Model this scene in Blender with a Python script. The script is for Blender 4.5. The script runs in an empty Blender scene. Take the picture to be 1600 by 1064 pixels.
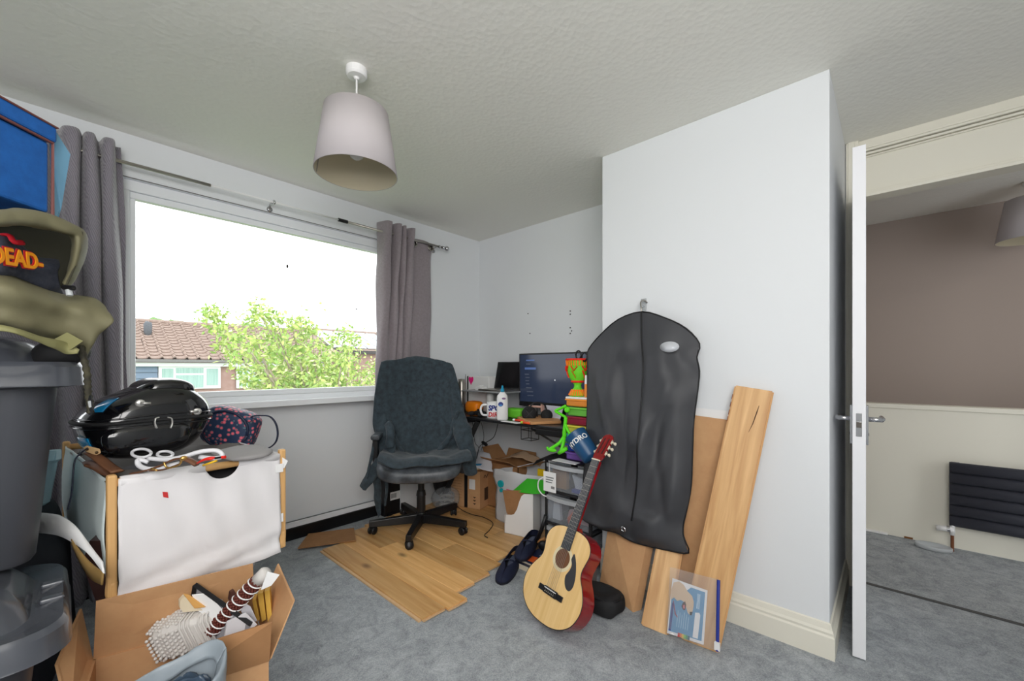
import bpy, bmesh, math, random
from mathutils import Vector, Matrix, Euler, noise
random.seed(7); noise.seed_set(7)
PI=math.pi
C=bpy.context.scene.collection
# ------------------------------------------------------------------ camera, sky, lights, exposure
F,TH,HY,CH=645.0,0.7417,574.3,1.1422
S_,C_=math.sin(TH),math.cos(TH)
cam_d=bpy.data.cameras.new('camera'); cam=bpy.data.objects.new('camera',cam_d); C.objects.link(cam)
cam.location=(0,0,CH); cam.rotation_euler=(PI/2,0,TH-PI/2)
cam_d.sensor_width=36; cam_d.lens=36*F/1600; cam_d.shift_y=(HY-532)/1600; cam_d.clip_start=0.02
bpy.context.scene.camera=cam
w=bpy.data.worlds.new('sky'); bpy.context.scene.world=w; w.use_nodes=True
w.node_tree.nodes['Background'].inputs[0].default_value=(0.94,0.97,1.0,1)
w.node_tree.nodes['Background'].inputs[1].default_value=2.3
def area(name,loc,rot,sx,sy,power,col=(1,1,1),portal=False):
    l=bpy.data.lights.new(name,'AREA'); l.shape='RECTANGLE'; l.size=sx; l.size_y=sy; l.energy=power; l.color=col
    if portal: l.cycles.is_portal=True
    o=bpy.data.objects.new(name,l); C.objects.link(o); o.location=loc; o.rotation_euler=rot
    return o
area('window_portal',(0.6,3.09,1.5),(-PI/2,0,0),2.5,1.2,1,portal=True)
area('room_fill',(-0.45,-0.6,1.75),(math.radians(82),0,math.radians(-48)),1.8,1.1,44,(1.0,0.98,0.96))  # added fill light behind the camera to brighten the room
area('landing_fill',(3.5,-1.5,2.2),(0,0,0),0.4,0.4,5,(1,0.95,0.88))  # added fill to lift the landing, apart from the hanging lampshade
vs=bpy.context.scene.view_settings
vs.view_transform='Standard'; vs.look='None'; vs.gamma=1; vs.exposure=0.40; vs.use_curve_mapping=False
bpy.context.scene.cycles.max_bounces=8; bpy.context.scene.cycles.diffuse_bounces=5; bpy.context.scene.cycles.transparent_max_bounces=12

# ------------------------------------------------------------------ helpers
def at(x,y,D=None,X=None,Y=None,Z=None):
    u=(x-800)/F; v=-(y-HY)/F
    r=Vector((C_+u*S_,S_-u*C_,v))
    t=D if D is not None else X/r.x if X is not None else Y/r.y if Y is not None else (Z-CH)/r.z
    return Vector((0,0,CH))+r*t
V=lambda *a:Vector(a)
WM={}
class G:
    def __init__(s): s.v=[]; s.f=[]
    def add(s,vs,fs):
        n=len(s.v); s.v+= [Vector(p) for p in vs]; s.f+=[tuple(i+n for i in f) for f in fs]; return s
    def box(s,a,b,R=None,o=None):
        x0,y0,z0=a; x1,y1,z1=b
        vs=[V(x,y,z) for z in (z0,z1) for y in (y0,y1) for x in (x0,x1)]
        if R is not None: vs=[R@p for p in vs]
        if o is not None: vs=[p+V(*o) for p in vs]
        return s.add(vs,[(0,2,3,1),(4,5,7,6),(0,1,5,4),(2,6,7,3),(0,4,6,2),(1,3,7,5)])
    def cbox(s,c,sz,R=None):
        h=[q/2 for q in sz]; return s.box([-q for q in h],h,R,c)
    def prism(s,pts,off):
        off=V(*off); n=len(pts); pts=[V(*p) for p in pts]
        return s.add(pts+[p+off for p in pts],[tuple(range(n))[::-1],tuple(range(n,2*n))]+[(i,(i+1)%n,n+(i+1)%n,n+i) for i in range(n)])
    def tube(s,pts,r,n=8,flat=1.0,up=None,cap=True):
        pts=[V(*p) for p in pts]; rs=r if isinstance(r,(list,tuple)) else [r]*len(pts); m=len(pts); vs=[]
        pu=None
        for i,p in enumerate(pts):
            t=(pts[min(i+1,m-1)]-pts[max(i-1,0)]).normalized()
            if pu is None:
                a=V(*up) if up is not None else (V(0,0,1) if abs(t.z)<.9 else V(1,0,0))
            else: a=pu
            a=(a-t*a.dot(t))
            if a.length<1e-6: a=t.orthogonal()
            a.normalize(); pu=a; b=t.cross(a)
            for k in range(n):
                q=2*PI*k/n; vs.append(p+(b*math.cos(q)+a*math.sin(q)*flat)*rs[i])
        fs=[(i*n+k,i*n+(k+1)%n,(i+1)*n+(k+1)%n,(i+1)*n+k) for i in range(m-1) for k in range(n)]
        if cap: fs+=[tuple(range(n))[::-1],tuple((m-1)*n+k for k in range(n))]
        return s.add(vs,fs)
    def cyl(s,a,b,r,r2=None,n=16): return s.tube([a,b],[r,r if r2 is None else r2],n)
    def lathe(s,prof,n=24,o=(0,0,0),M=None,closed=False):
        vs=[]; o=V(*o)
        for r,z in prof:
            for k in range(n):
                p=V(r*math.cos(2*PI*k/n),r*math.sin(2*PI*k/n),z)
                vs.append((M@p if M else p)+o)
        m=len(prof); fs=[(i*n+k,i*n+(k+1)%n,(i+1)*n+(k+1)%n,(i+1)*n+k) for i in range(m-1) for k in range(n)]
        if closed: fs+=[((m-1)*n+k,(m-1)*n+(k+1)%n,(k+1)%n,k) for k in range(n)]
        else: fs+=[tuple(range(n))[::-1],tuple((m-1)*n+k for k in range(n))]
        return s.add(vs,fs)
    def shell(s,prof,n=24,o=(0,0,0)):      # open lathe, no caps
        s.lathe(prof,n,o); s.f.pop(); s.f.pop(); return s
    def ell(s,c,r,e=1.0,R=None,n=20,m=12):
        vs=[]; c=V(*c)
        sg=lambda x:math.copysign(abs(x)**e,x)
        for i in range(m+1):
            ph=-PI/2+PI*i/m
            for k in range(n):
                t=2*PI*k/n; p=V(r[0]*sg(math.cos(ph))*sg(math.cos(t)),r[1]*sg(math.cos(ph))*sg(math.sin(t)),r[2]*sg(math.sin(ph)))
                vs.append((R@p if R else p)+c)
        return s.add(vs,[(i*n+k,i*n+(k+1)%n,(i+1)*n+(k+1)%n,(i+1)*n+k) for i in range(m) for k in range(n)])
    def sheet(s,rows,su=4,sv=4,wr=0.0,ws=12,seed=0):
        rows=[[V(*p) for p in r] for r in rows]
        def cr(l,k):
            out=[]
            for i in range(len(l)-1):
                p0=l[max(i-1,0)];p1=l[i];p2=l[i+1];p3=l[min(i+2,len(l)-1)]
                for j in range(k):
                    t=j/k; out.append(.5*((2*p1)+(p2-p0)*t+(2*p0-5*p1+4*p2-p3)*t*t+(3*p1-p0-3*p2+p3)*t**3))
            return out+[l[-1]]
        g=[cr(r,su) for r in rows]
        cols=[cr([r[j] for r in g],sv) for j in range(len(g[0]))]
        nc=len(cols); nr=len(cols[0]); vs=[]
        for i in range(nr):
            for j in range(nc):
                p=cols[j][i].copy()
                if wr: p+=noise.noise_vector(p*ws+V(seed,seed*2,0))*wr+noise.noise_vector(p*ws*2.7+V(seed,0,3))*wr*.35
                vs.append(p)
        return s.add(vs,[(i*nc+j,i*nc+j+1,(i+1)*nc+j+1,(i+1)*nc+j) for i in range(nr-1) for j in range(nc-1)])
    def xf(s,M): s.v=[M@p for p in s.v]; return s
    def join(s,o): return s.add(o.v,o.f)
def obj(name,g,m,parent=None,smooth=False,bevel=0,sub=0,thick=0,label=None,wld=True,kind=None,mesh=None):
    if mesh is None:
        mesh=bpy.data.meshes.new(name)
        vs=g.v
        if parent is not None and wld:
            Mi=WM[parent].inverted(); vs=[Mi@p for p in vs]
        off=None
        if parent is None:
            lo=[min(p[i] for p in vs) for i in range(3)]; hi=[max(p[i] for p in vs) for i in range(3)]
            off=V((lo[0]+hi[0])/2,(lo[1]+hi[1])/2,lo[2]); vs=[p-off for p in vs]
        mesh.from_pydata([tuple(p) for p in vs],[],g.f)
        bm=bmesh.new(); bm.from_mesh(mesh)
        bmesh.ops.recalc_face_normals(bm,faces=bm.faces); bm.to_mesh(mesh); bm.free()
        for ml in (m if isinstance(m,list) else [m]): mesh.materials.append(ml)
        if smooth: mesh.polygons.foreach_set('use_smooth',[True]*len(mesh.polygons))
    else: off=None
    o=bpy.data.objects.new(name,mesh); C.objects.link(o)
    if parent is not None: o.parent=parent; WM[o]=WM[parent]
    else:
        o.location=off; WM[o]=Matrix.Translation(off)
    if bevel:
        b=o.modifiers.new('b','BEVEL'); b.width=bevel; b.segments=2; b.limit_method='ANGLE'; b.angle_limit=.6; b.harden_normals=False
        if smooth is False: mesh.polygons.foreach_set('use_smooth',[False]*len(mesh.polygons))
    if thick:
        b=o.modifiers.new('t','SOLIDIFY'); b.thickness=thick; b.offset=0
    if sub:
        b=o.modifiers.new('s','SUBSURF'); b.levels=sub; b.render_levels=sub
    if label: o['label']=label
    if kind: o['kind']=kind
    return o
def tag(o,label,cat,group=None):
    o['label']=label; o['category']=cat
    if group: o['group']=group
    return o
def thing(name,label,cat,loc=(0,0,0),rot=None,group=None,M=None):
    o=bpy.data.objects.new(name,None); C.objects.link(o); o.empty_display_size=.05
    if M is None: M=Matrix.Translation(V(*loc))@((Euler(rot).to_matrix().to_4x4()) if rot else Matrix())
    o.matrix_world=M; WM[o]=M
    return tag(o,label,cat,group)
def struct(name,g,m,parent=None,**k):
    o=obj(name,g,m,parent,**k)
    if parent is None: o['kind']='structure'
    return o
def dup(root,loc=None,M=None,label=None,group=None):
    r=root.copy(); C.objects.link(r)
    if M is not None: r.matrix_world=M
    else: r.location=loc
    WM[r]=M if M is not None else Matrix.Translation(V(*loc))
    if label: r['label']=label
    if group: r['group']=group
    for ch in list(root.children):
        c=ch.copy(); C.objects.link(c); c.parent=r
        for gch in ch.children:
            d=gch.copy(); C.objects.link(d); d.parent=c
    return r
def frame(o,xa,ya,za): 
    M=Matrix.Identity(4)
    for i,a in enumerate((xa,ya,za)):
        a=V(*a).normalized()
        for j in range(3): M[j][i]=a[j]
    for j in range(3): M[j][3]=o[j]
    return M
def rotz(a): return Matrix.Rotation(a,3,'Z')
# materials
def lin(c): return tuple((x/12.92 if x<=.04045 else ((x+.055)/1.055)**2.4) for x in [q/255 for q in c])+(1,)
def pm(name,c,rough=.6,metal=0,bump=None,var=None,spec=.4,trans=0,alpha=1,coat=0,emit=None,stretch=(1,1,1),sheen=0):
    m=bpy.data.materials.new(name); m.use_nodes=True; nt=m.node_tree; b=nt.nodes['Principled BSDF']
    I=b.inputs; I['Base Color'].default_value=lin(c); I['Roughness'].default_value=rough; I['Metallic'].default_value=metal
    I['Specular IOR Level'].default_value=spec; I['Transmission Weight'].default_value=trans; I['Alpha'].default_value=alpha
    I['Coat Weight'].default_value=coat; I['Sheen Weight'].default_value=sheen
    if emit: I['Emission Color'].default_value=lin(c); I['Emission Strength'].default_value=emit
    if bump or var:
        tc=nt.nodes.new('ShaderNodeTexCoord'); mp=nt.nodes.new('ShaderNodeMapping'); mp.inputs['Scale'].default_value=stretch
        nt.links.new(tc.outputs['Object'],mp.inputs[0])
    if var:
        n=nt.nodes.new('ShaderNodeTexNoise'); n.inputs['Scale'].default_value=var[0]; n.inputs['Detail'].default_value=5; n.inputs['Roughness'].default_value=.65
        nt.links.new(mp.outputs[0],n.inputs[0]); r=nt.nodes.new('ShaderNodeValToRGB')
        r.color_ramp.elements[0].position=.35; r.color_ramp.elements[1].position=.65
        r.color_ramp.elements[0].color=lin(c); r.color_ramp.elements[1].color=lin(var[1])
        nt.links.new(n.outputs[0],r.inputs[0]); nt.links.new(r.outputs[0],I['Base Color'])
    if bump:
        n=nt.nodes.new('ShaderNodeTexNoise'); n.inputs['Scale'].default_value=bump[0]; n.inputs['Detail'].default_value=4
        nt.links.new(mp.outputs[0],n.inputs[0]); bp=nt.nodes.new('ShaderNodeBump'); bp.inputs['Strength'].default_value=bump[1]; bp.inputs['Distance'].default_value=bump[2] if len(bump)>2 else .01
        nt.links.new(n.outputs[0],bp.inputs['Height']); nt.links.new(bp.outputs[0],I['Normal'])
    return m
def wood(name,c1,c2,ax=1,rough=.45,rnd=.25,knots=False,fine=1):
    m=bpy.data.materials.new(name); m.use_nodes=True; nt=m.node_tree; b=nt.nodes['Principled BSDF']; N=nt.nodes.new; L=nt.links.new
    tc=N('ShaderNodeTexCoord'); oi=N('ShaderNodeObjectInfo'); ad=N('ShaderNodeVectorMath'); ad.operation='ADD'
    sc=N('ShaderNodeVectorMath'); sc.operation='SCALE'; sc.inputs[0].default_value=(7,11,5); L(oi.outputs['Random'],sc.inputs['Scale'])
    L(tc.outputs['Object'],ad.inputs[0]); L(sc.outputs[0],ad.inputs[1])
    mp=N('ShaderNodeMapping'); s=[34*fine]*3; s[ax]=2.2; mp.inputs['Scale'].default_value=s; L(ad.outputs[0],mp.inputs[0])
    n=N('ShaderNodeTexNoise'); n.inputs['Scale'].default_value=1; n.inputs['Detail'].default_value=6; n.inputs['Distortion'].default_value=.6; L(mp.outputs[0],n.inputs[0])
    r=N('ShaderNodeValToRGB'); r.color_ramp.elements[0].position=.3; r.color_ramp.elements[1].position=.7
    r.color_ramp.elements[0].color=lin(c1); r.color_ramp.elements[1].color=lin(c2); L(n.outputs[0],r.inputs[0])
    hs=N('ShaderNodeHueSaturation'); mr=N('ShaderNodeMapRange'); mr.inputs['To Min'].default_value=1-rnd; mr.inputs['To Max'].default_value=1+rnd*.6
    L(oi.outputs['Random'],mr.inputs[0]); L(mr.outputs[0],hs.inputs['Value']); L(r.outputs[0],hs.inputs['Color'])
    out=hs.outputs[0]
    if knots:
        v=N('ShaderNodeTexVoronoi'); v.inputs['Scale'].default_value=3.1; mp2=N('ShaderNodeMapping'); q=[1.6]*3; q[ax]=.8; mp2.inputs['Scale'].default_value=q
        L(ad.outputs[0],mp2.inputs[0]); L(mp2.outputs[0],v.inputs[0]); r2=N('ShaderNodeValToRGB'); r2.color_ramp.elements[0].position=.02; r2.color_ramp.elements[1].position=.13
        r2.color_ramp.elements[0].color=(.09,.045,.02,1); r2.color_ramp.elements[1].color=(1,1,1,1); L(v.outputs['Distance'],r2.inputs[0])
        mx=N('ShaderNodeMix'); mx.data_type='RGBA'; mx.blend_type='MULTIPLY'; mx.inputs[0].default_value=.8; L(out,mx.inputs[6]); L(r2.outputs[0],mx.inputs[7]); out=mx.outputs[2]
    L(out,b.inputs['Base Color']); b.inputs['Roughness'].default_value=rough
    bp=N('ShaderNodeBump'); bp.inputs['Strength'].default_value=.12; bp.inputs['Distance'].default_value=.002; L(n.outputs[0],bp.inputs['Height']); L(bp.outputs[0],b.inputs['Normal'])
    return m
def glassy(name,c=(255,255,255),refl=.06,rough=.02,tint=1.0):
    m=bpy.data.materials.new(name); m.use_nodes=True; nt=m.node_tree; nt.nodes.clear(); N=nt.nodes.new; L=nt.links.new
    o=N('ShaderNodeOutputMaterial'); t=N('ShaderNodeBsdfTransparent'); t.inputs[0].default_value=tuple(q*tint for q in lin(c)[:3])+(1,)
    g=N('ShaderNodeBsdfPrincipled'); g.inputs['Base Color'].default_value=lin(c); g.inputs['Roughness'].default_value=rough
    mx=N('ShaderNodeMixShader'); mx.inputs[0].default_value=refl; L(t.outputs[0],mx.inputs[1]); L(g.outputs[0],mx.inputs[2]); L(mx.outputs[0],o.inputs[0])
    return m
def text(s,m,M,size,parent,name='lettering',off=.0,ext=.0004,shear=0,bold=0.0,align='LEFT',label=None):
    cu=bpy.data.curves.new('t','FONT'); cu.body=s; cu.size=size; cu.extrude=ext; cu.shear=shear; cu.offset=bold; cu.align_x=align
    to=bpy.data.objects.new('t',cu); C.objects.link(to); dg=bpy.context.evaluated_depsgraph_get(); dg.update()
    me=bpy.data.meshes.new_from_object(to.evaluated_get(dg)); bpy.data.objects.remove(to); bpy.data.curves.remove(cu)
    W=WM[parent].inverted()@M; me.transform(W); me.materials.clear(); me.materials.append(m)
    o=bpy.data.objects.new(name,me); C.objects.link(o); o.parent=parent; WM[o]=WM[parent]
    if label:o['label']=label
    return o
M={}
M['wall']=pm('white_wall_paint',(226,229,232),.75,bump=(140,.08,.002))
M['wallc']=pm('cream_paint',(230,227,214),.5)
M['ceil']=pm('textured_white_ceiling',(238,237,230),.85)
nt=M['ceil'].node_tree
def ceil_tex():
    N=nt.nodes.new; L=nt.links.new; tc=N('ShaderNodeTexCoord'); n=N('ShaderNodeTexNoise'); n.inputs['Scale'].default_value=26; n.inputs['Detail'].default_value=3; n.inputs['Distortion'].default_value=1.3
    v=N('ShaderNodeTexVoronoi'); v.inputs['Scale'].default_value=48; mt=N('ShaderNodeMath'); mt.operation='ADD'
    L(tc.outputs['Object'],n.inputs[0]); L(tc.outputs['Object'],v.inputs[0]); L(n.outputs[0],mt.inputs[0]); L(v.outputs['Distance'],mt.inputs[1])
    b=N('ShaderNodeBump'); b.inputs['Strength'].default_value=.16; b.inputs['Distance'].default_value=.006; L(mt.outputs[0],b.inputs['Height']); L(b.outputs[0],nt.nodes['Principled BSDF'].inputs['Normal'])
ceil_tex()
def carpet():
    m=pm('grey_carpet',(120,126,130),.95,spec=.1); nt=m.node_tree; N=nt.nodes.new; L=nt.links.new
    tc=N('ShaderNodeTexCoord'); a=N('ShaderNodeTexNoise'); a.inputs['Scale'].default_value=230; a.inputs['Detail'].default_value=3
    b=N('ShaderNodeTexNoise'); b.inputs['Scale'].default_value=14; b.inputs['Detail'].default_value=6; b.inputs['Roughness'].default_value=.7; b.inputs['Distortion'].default_value=.8
    L(tc.outputs['Object'],a.inputs[0]); L(tc.outputs['Object'],b.inputs[0])
    r=N('ShaderNodeValToRGB'); r.color_ramp.elements[0].position=.33; r.color_ramp.elements[1].position=.7; r.color_ramp.elements[0].color=lin((124,129,134)); r.color_ramp.elements[1].color=lin((194,199,203))
    ad=N('ShaderNodeMath'); ad.operation='MULTIPLY_ADD'; ad.inputs[1].default_value=.45; L(a.outputs[0],ad.inputs[0]); 
    m2=N('ShaderNodeMath'); m2.operation='MULTIPLY'; m2.inputs[1].default_value=.55; L(b.outputs[0],m2.inputs[0]); L(m2.outputs[0],ad.inputs[2])
    L(ad.outputs[0],r.inputs[0]); L(r.outputs[0],nt.nodes['Principled BSDF'].inputs['Base Color'])
    bp=N('ShaderNodeBump'); bp.inputs['Strength'].default_value=.7; bp.inputs['Distance'].default_value=.006; L(ad.outputs[0],bp.inputs['Height']); L(bp.outputs[0],nt.nodes['Principled BSDF'].inputs['Normal'])
    return m
M['carpet']=carpet()
M['pink']=pm('mushroom_paint',(164,151,143),.8)
M['upvc']=pm('white_upvc',(238,241,244),.3)
M['glass']=glassy('window_glass',refl=.03)
M['clear']=glassy('clear_plastic',(235,238,240),refl=.22,rough=.25)
M['frost']=glassy('frosted_plastic',(225,229,232),refl=.55,rough=.4)
M['chrome']=pm('chrome',(205,205,208),.18,1)
M['steel']=pm('brushed_steel',(170,165,158),.32,1)
M['black']=pm('black_plastic',(22,22,25),.4)
M['blackmat']=pm('matt_black',(28,28,30),.75)
M['blackmetal']=pm('black_metal',(24,24,26),.35)
M['card']=pm('cardboard',(202,158,114),.85,var=(9,(192,146,104)))
M['card2']=pm('cardboard_darker',(166,122,82),.85,var=(9,(154,112,74)))
M['white']=pm('white_plastic',(236,236,236),.4)
M['oak']=wood('oak_board',(216,160,96),(242,196,134),1,.40,.30,True)
M['oaklean']=wood('oak_board_upright',(190,142,90),(226,184,130),2,.45,.03,True)
M['pine']=wood('pine_wood',(206,158,98),(224,180,122),2,.5,.02)
M['pinex']=wood('pine_wood_across',(206,158,98),(224,180,122),0,.5,.02)
# ------------------------------------------------------------------ room shell
H=2.32; XF=2.6354; YW=2.832; XC=2.0435; YA=1.1885; YB=.176; XD=2.81; XL=-1.25; YR=-1.05; YP=2.945
XH=3.82; XP=4.51
g=G().box((XL-.2,YR-1.6,-.15),(XP+.2,YW+.26,0)); struct('floor',g,M['carpet'])
g=G().box((XL-.2,YR-1.6,H),(XP+.2,YW+.26,H+.15)); struct('ceiling',g,M['ceil'])
# window wall with opening; lower part set back under the sill
WX0,WX1,WZ0,WZ1=-.60,1.80,.93,2.10
g=G().box((XL-.2,YW,WZ1),(XF+.4,YW+.26,H)).box((XL-.2,YW,0),(WX0,YW+.26,WZ1)).box((WX1,YW,0),(XF+.4,YW+.26,WZ1)).box((WX0,YP,0),(WX1,YW+.26,.905))
struct('wall_front',g,M['wall'])
struct('wall_right',G().box((XF,YA,0),(XF+.2,YW,H)),M['wall'])
struct('wall_chimney',G().box((XC,YB,0),(XD+.1,YA,H)),M['wall'],bevel=.004)
struct('wall_left',G().box((XL-.2,YR,0),(XL,YW,H)),M['wall'])
struct('wall_back',G().box((XL-.2,YR-.2,0),(XD+.1,YR,H)),M['wall'])
DH=2.03; DY0,DY1=-.66,.125
g=G().box((XD,DY1,0),(XD+.1,YB,H)).box((XD,YR,0),(XD+.1,DY0,H))
struct('wall_door_side',g,M['wall'])
# panel and mouldings over the door
struct('wall_door_head',G().box((XD+.03,DY0,DH),(XD+.1,DY1,H)),M['wallc'])
g=G()
for z0,z1,p in ((2.262,H,.0),(2.272,2.284,-.006),(2.247,2.258,.012),(2.236,2.243,.02)): g.box((XD+p,DY0,z0),(XD+.04,DY1,z1))
struct('trim_1',g,M['wallc'],bevel=.001)
g=G().box((XD+.0,DY0,DH-.004),(XD+.1,DY1,DH+.012)).box((XD+.02,DY0,DH+.012),(XD+.05,DY1,DH+.03)).box((XD-.0,DY1-.014,0),(XD+.1,DY1,DH))
g.box((XD+.0,DY0,0),(XD+.1,DY0+.02,DH)); struct('trim_2',g,M['wallc'],bevel=.002)
g=G().box((XD-.02,DY1-.004,0),(XD,YB-.004,H)).box((XD-.026,DY1+.012,0),(XD-.018,YB-.012,H)); struct('trim_3',g,M['wallc'],bevel=.003)
g=G().box((XD-.02,DY0-.06,0),(XD,DY0+.004,H)); struct('trim_4',g,M['wallc'],bevel=.003)
struct('trim_5',G().box((2.865,DY0+.02,0),(2.885,DY1-.014,.006)),pm('threshold_seam',(78,78,78),.8),bevel=.002)
# skirting with moulded profile
SK=[(0,0),(.018,0),(.018,.085),(.013,.092),(.015,.102),(.010,.112),(.006,.132),(0,.136)]
def skirt(name,p,q,nrm,m,prof=SK,e0=0,e1=0):
    p,q,nrm=V(*p),V(*q),V(*nrm); d=(q-p).normalized(); g=G(); n=len(prof)
    a=[p+nrm*x+V(0,0,z)-d*(x*e0) for x,z in prof]; b=[q+nrm*x+V(0,0,z)+d*(x*e1) for x,z in prof]
    g.add(a+b,[tuple(range(n)),tuple(range(n,2*n))[::-1]]+[(i,(i+1)%n,n+(i+1)%n,n+i) for i in range(n)])
    return struct(name,g,m)
skirt('baseboard_chimney',(XC,YA,0),(XC,YB,0),(-1,0,0),M['wallc'],e1=1)
skirt('baseboard_chimney_side',(XC,YB,0),(XD-.02,YB,0),(0,-1,0),M['wallc'],e0=1)
skirt('baseboard_right',(XF,YW,0),(XF,YA,0),(-1,0,0),M['wallc'])
struct('baseboard_front',G().box((WX0,YP-.03,0),(WX1-.02,YP,.078)),pm('black_gloss_skirting',(16,17,20),.35),bevel=.003)
struct('trim_6',G().box((WX0,YP-.02,.079),(WX1-.02,YP,.118)).box((WX0,YP-.026,.112),(WX1-.02,YP,.118)),M['upvc'],bevel=.002)
# window
wn=bpy.data.objects.new('window_1',None); C.objects.link(wn); WM[wn]=Matrix.Translation((.6,2.9,WZ0)); wn.matrix_world=WM[wn]; wn['kind']='structure'
y0,y1=YW+.022,YW+.09
g=G().box((WX0,y0,WZ1-.055),(WX1,y1,WZ1)).box((WX0,y0,WZ0-.02),(WX1,y1,WZ0+.04)).box((WX0,y0,WZ0+.04),(WX0+.05,y1,WZ1-.055)).box((WX1-.05,y0,WZ0+.04),(WX1,y1,WZ1-.055)).box((.185,y0,WZ0+.04),(.235,y1,WZ1-.055))
obj('window_frame',g,M['upvc'],wn,bevel=.004)
for a,b in ((.235,WX1-.05),(WX0+.05,.185)):
    t=.034 if a>0 else .05; g=G(); yy0,yy1=y0+.014,y1-.012; z0,z1=WZ0+.04,WZ1-.055
    g.box((a,yy0,z1-t),(b,yy1,z1)).box((a,yy0,z0),(b,yy1,z0+t)).box((a,yy0,z0+t),(a+t*.7,yy1,z1-t)).box((b-t,yy0,z0+t),(b,yy1,z1-t))
    obj('sash',g,M['upvc'],wn,bevel=.005)
    obj('pane',G().box((a+t*.7,y0+.034,z0+t),(b-t,y0+.04,z1-t)),M['glass'],wn)
g=G()
for px,py,r in ((449,416,3),(512,438,1.2),(557,483,2),(590,460,1.5)):
    p=at(px,py,Y=y0+.031); g.ell(p,(r*.004*.6,.002,r*.004),n=8,m=6)
obj('dirt_speck',g,pm('dirt',(60,55,50),.9),wn,smooth=True)
g=G().box((WX0-.02,YW-.032,.918),(WX1+.02,YW+.10,.938)).box((WX0-.02,YW-.034,.9),(WX1+.02,YW-.02,.934)); g.box((WX0,YW-.02,.9),(WX1,YP+.01,.92))
obj('window_sill',g,M['upvc'],wn,bevel=.003)
struct('trim_7',G().box((XL,YW-.004,WZ1+.0),(WX1+.06,YW,WZ1+.004)),pm('dark_joint',(120,118,116),.8))
# door leaf, open, seen edge on
dr=bpy.data.objects.new('door_1',None); C.objects.link(dr); 
a=V(2.104,.069,.008); b=V(2.795,.096,.008); xd=(b-a).normalized(); yd=V(-xd.y,xd.x,0)
WM[dr]=frame(a,xd,yd,(0,0,1)); dr.matrix_world=WM[dr]; dr['kind']='structure'
obj('door_leaf',G().box((0,0,0),((b-a).length,.041,2.0)),pm('white_door_paint',(235,236,240),.45),dr,wld=False,bevel=.0015)
obj('latch_plate',G().box((-.0012,.012,.865),(.001,.030,.955)),M['chrome'],dr,wld=False)
obj('latch',G().prism([(-.010,.013,.90),(-.0012,.013,.90),(-.0012,.029,.90),(-.003,.029,.90)],(0,0,.022)),M['steel'],dr,wld=False)
for sgn,yb in ((1,.041),(-1,0)):
    h=obj('door_handle',G().box((.03,yb,.83),(.062,yb+sgn*.008,.985)),M['chrome'],dr,wld=False,bevel=.002)
    g=G().cyl((.047,yb+sgn*.006,.93),(.047,yb+sgn*.05,.93),.009).tube([(.047,yb+sgn*.046,.93),(.08,yb+sgn*.05,.93),(.155,yb+sgn*.048,.93)],[.009,.009,.008],12)
    obj('lever',g,M['chrome'],h,wld=False,smooth=True)
    obj('keyhole',G().cyl((.047,yb+sgn*.008,.87),(.047,yb+sgn*.0095,.87),.006,n=12),M['black'],h,wld=False)
# landing
struct('wall_balustrade',G().box((XH,YR-1.4,0),(XH+.1,.62,.865)),M['wallc'])
struct('trim_8',G().box((XH-.012,YR-1.4,.865),(XH+.112,.62,.895)),M['wallc'],bevel=.003)
struct('wall_stairwell',G().box((XP,YR-1.4,0),(XP+.2,.62,H)),M['pink'])
struct('wall_landing_left',G().box((XD+.1,.5,0),(XP,.62,H)),M['pink'])
struct('wall_landing_right',G().box((XD,YR-1.6,0),(XP,YR-1.4,H)),M['pink'])
# ------------------------------------------------------------------ radiator, landing lamp
M['rad']=pm('dark_grey_radiator',(62,64,74),.4)
rd=thing('radiator','dark grey horizontal tube radiator on the cream landing wall','radiator',(3.75,-.7,.15))
for k in range(6):
    z=.19+k*.066
    obj('radiator_tube',G().tube([(3.745,-.272,z),(3.745,-1.25,z)],.034,14,flat=.62,up=(1,0,0)),M['rad'],rd,smooth=True)
obj('radiator_rail',G().box((3.765,-.32,.16),(3.79,-.28,.55)).box((3.785,-.32,.3),(XH,-.29,.34)),M['rad'],rd,bevel=.004); obj('radiator_rail',G().box((3.765,-1.2,.16),(3.79,-1.16,.55)),M['rad'],rd,bevel=.004)
v=obj('radiator_valve',G().cyl((3.745,-.285,.135),(3.745,-.215,.13),.017).cyl((3.745,-.285,.10),(3.745,-.285,.165),.012),M['white'],rd,smooth=True)
obj('valve_collar',G().cyl((3.745,-.275,.134),(3.745,-.262,.133),.019),M['chrome'],v)
obj('pipe',G().cyl((3.745,-.285,0),(3.745,-.285,.11),.008),pm('rusty_pipe',(120,72,44),.6),rd,label='brown rusty pipe')
p=at(1473,862,Z=0); g=G().lathe([(0,0),(.078,0),(.085,.01),(.085,.026),(.08,.03),(.076,.014),(0,.012)],24,(3.70,-.20,0),Matrix.Scale(.62,3,(1,0,0)))
tag(obj('plastic_dish',g,M['frost'],smooth=True),'shallow oval clear plastic dish on the landing carpet under the radiator valve','dish')
p=at(1432,843,Z=0); g=G().prism([(p.x-.02,p.y+.06,0),(p.x+.01,p.y+.04,0),(p.x+.012,p.y-.05,0),(p.x-.01,p.y-.06,0)],(0,0,.012))
tag(obj('wood_scrap',g,pm('rusty_scrap',(122,80,40),.9)),'thin brown scrap lying on the landing carpet edge along the cream wall','scrap')
p=at(1369,831,Z=0); g=G().box((p.x-.03,p.y-.06,0),(p.x+.02,p.y+.1,.012))
tag(obj('trim_offcut',g,M['white'],bevel=.003),'short white offcut on the landing carpet close to the door edge','offcut')
M['shade']=pm('grey_lampshade_fabric',(186,180,182),.85,bump=(600,.15,.001))
M['shadein']=pm('shade_lining',(196,186,160),.6)
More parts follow.
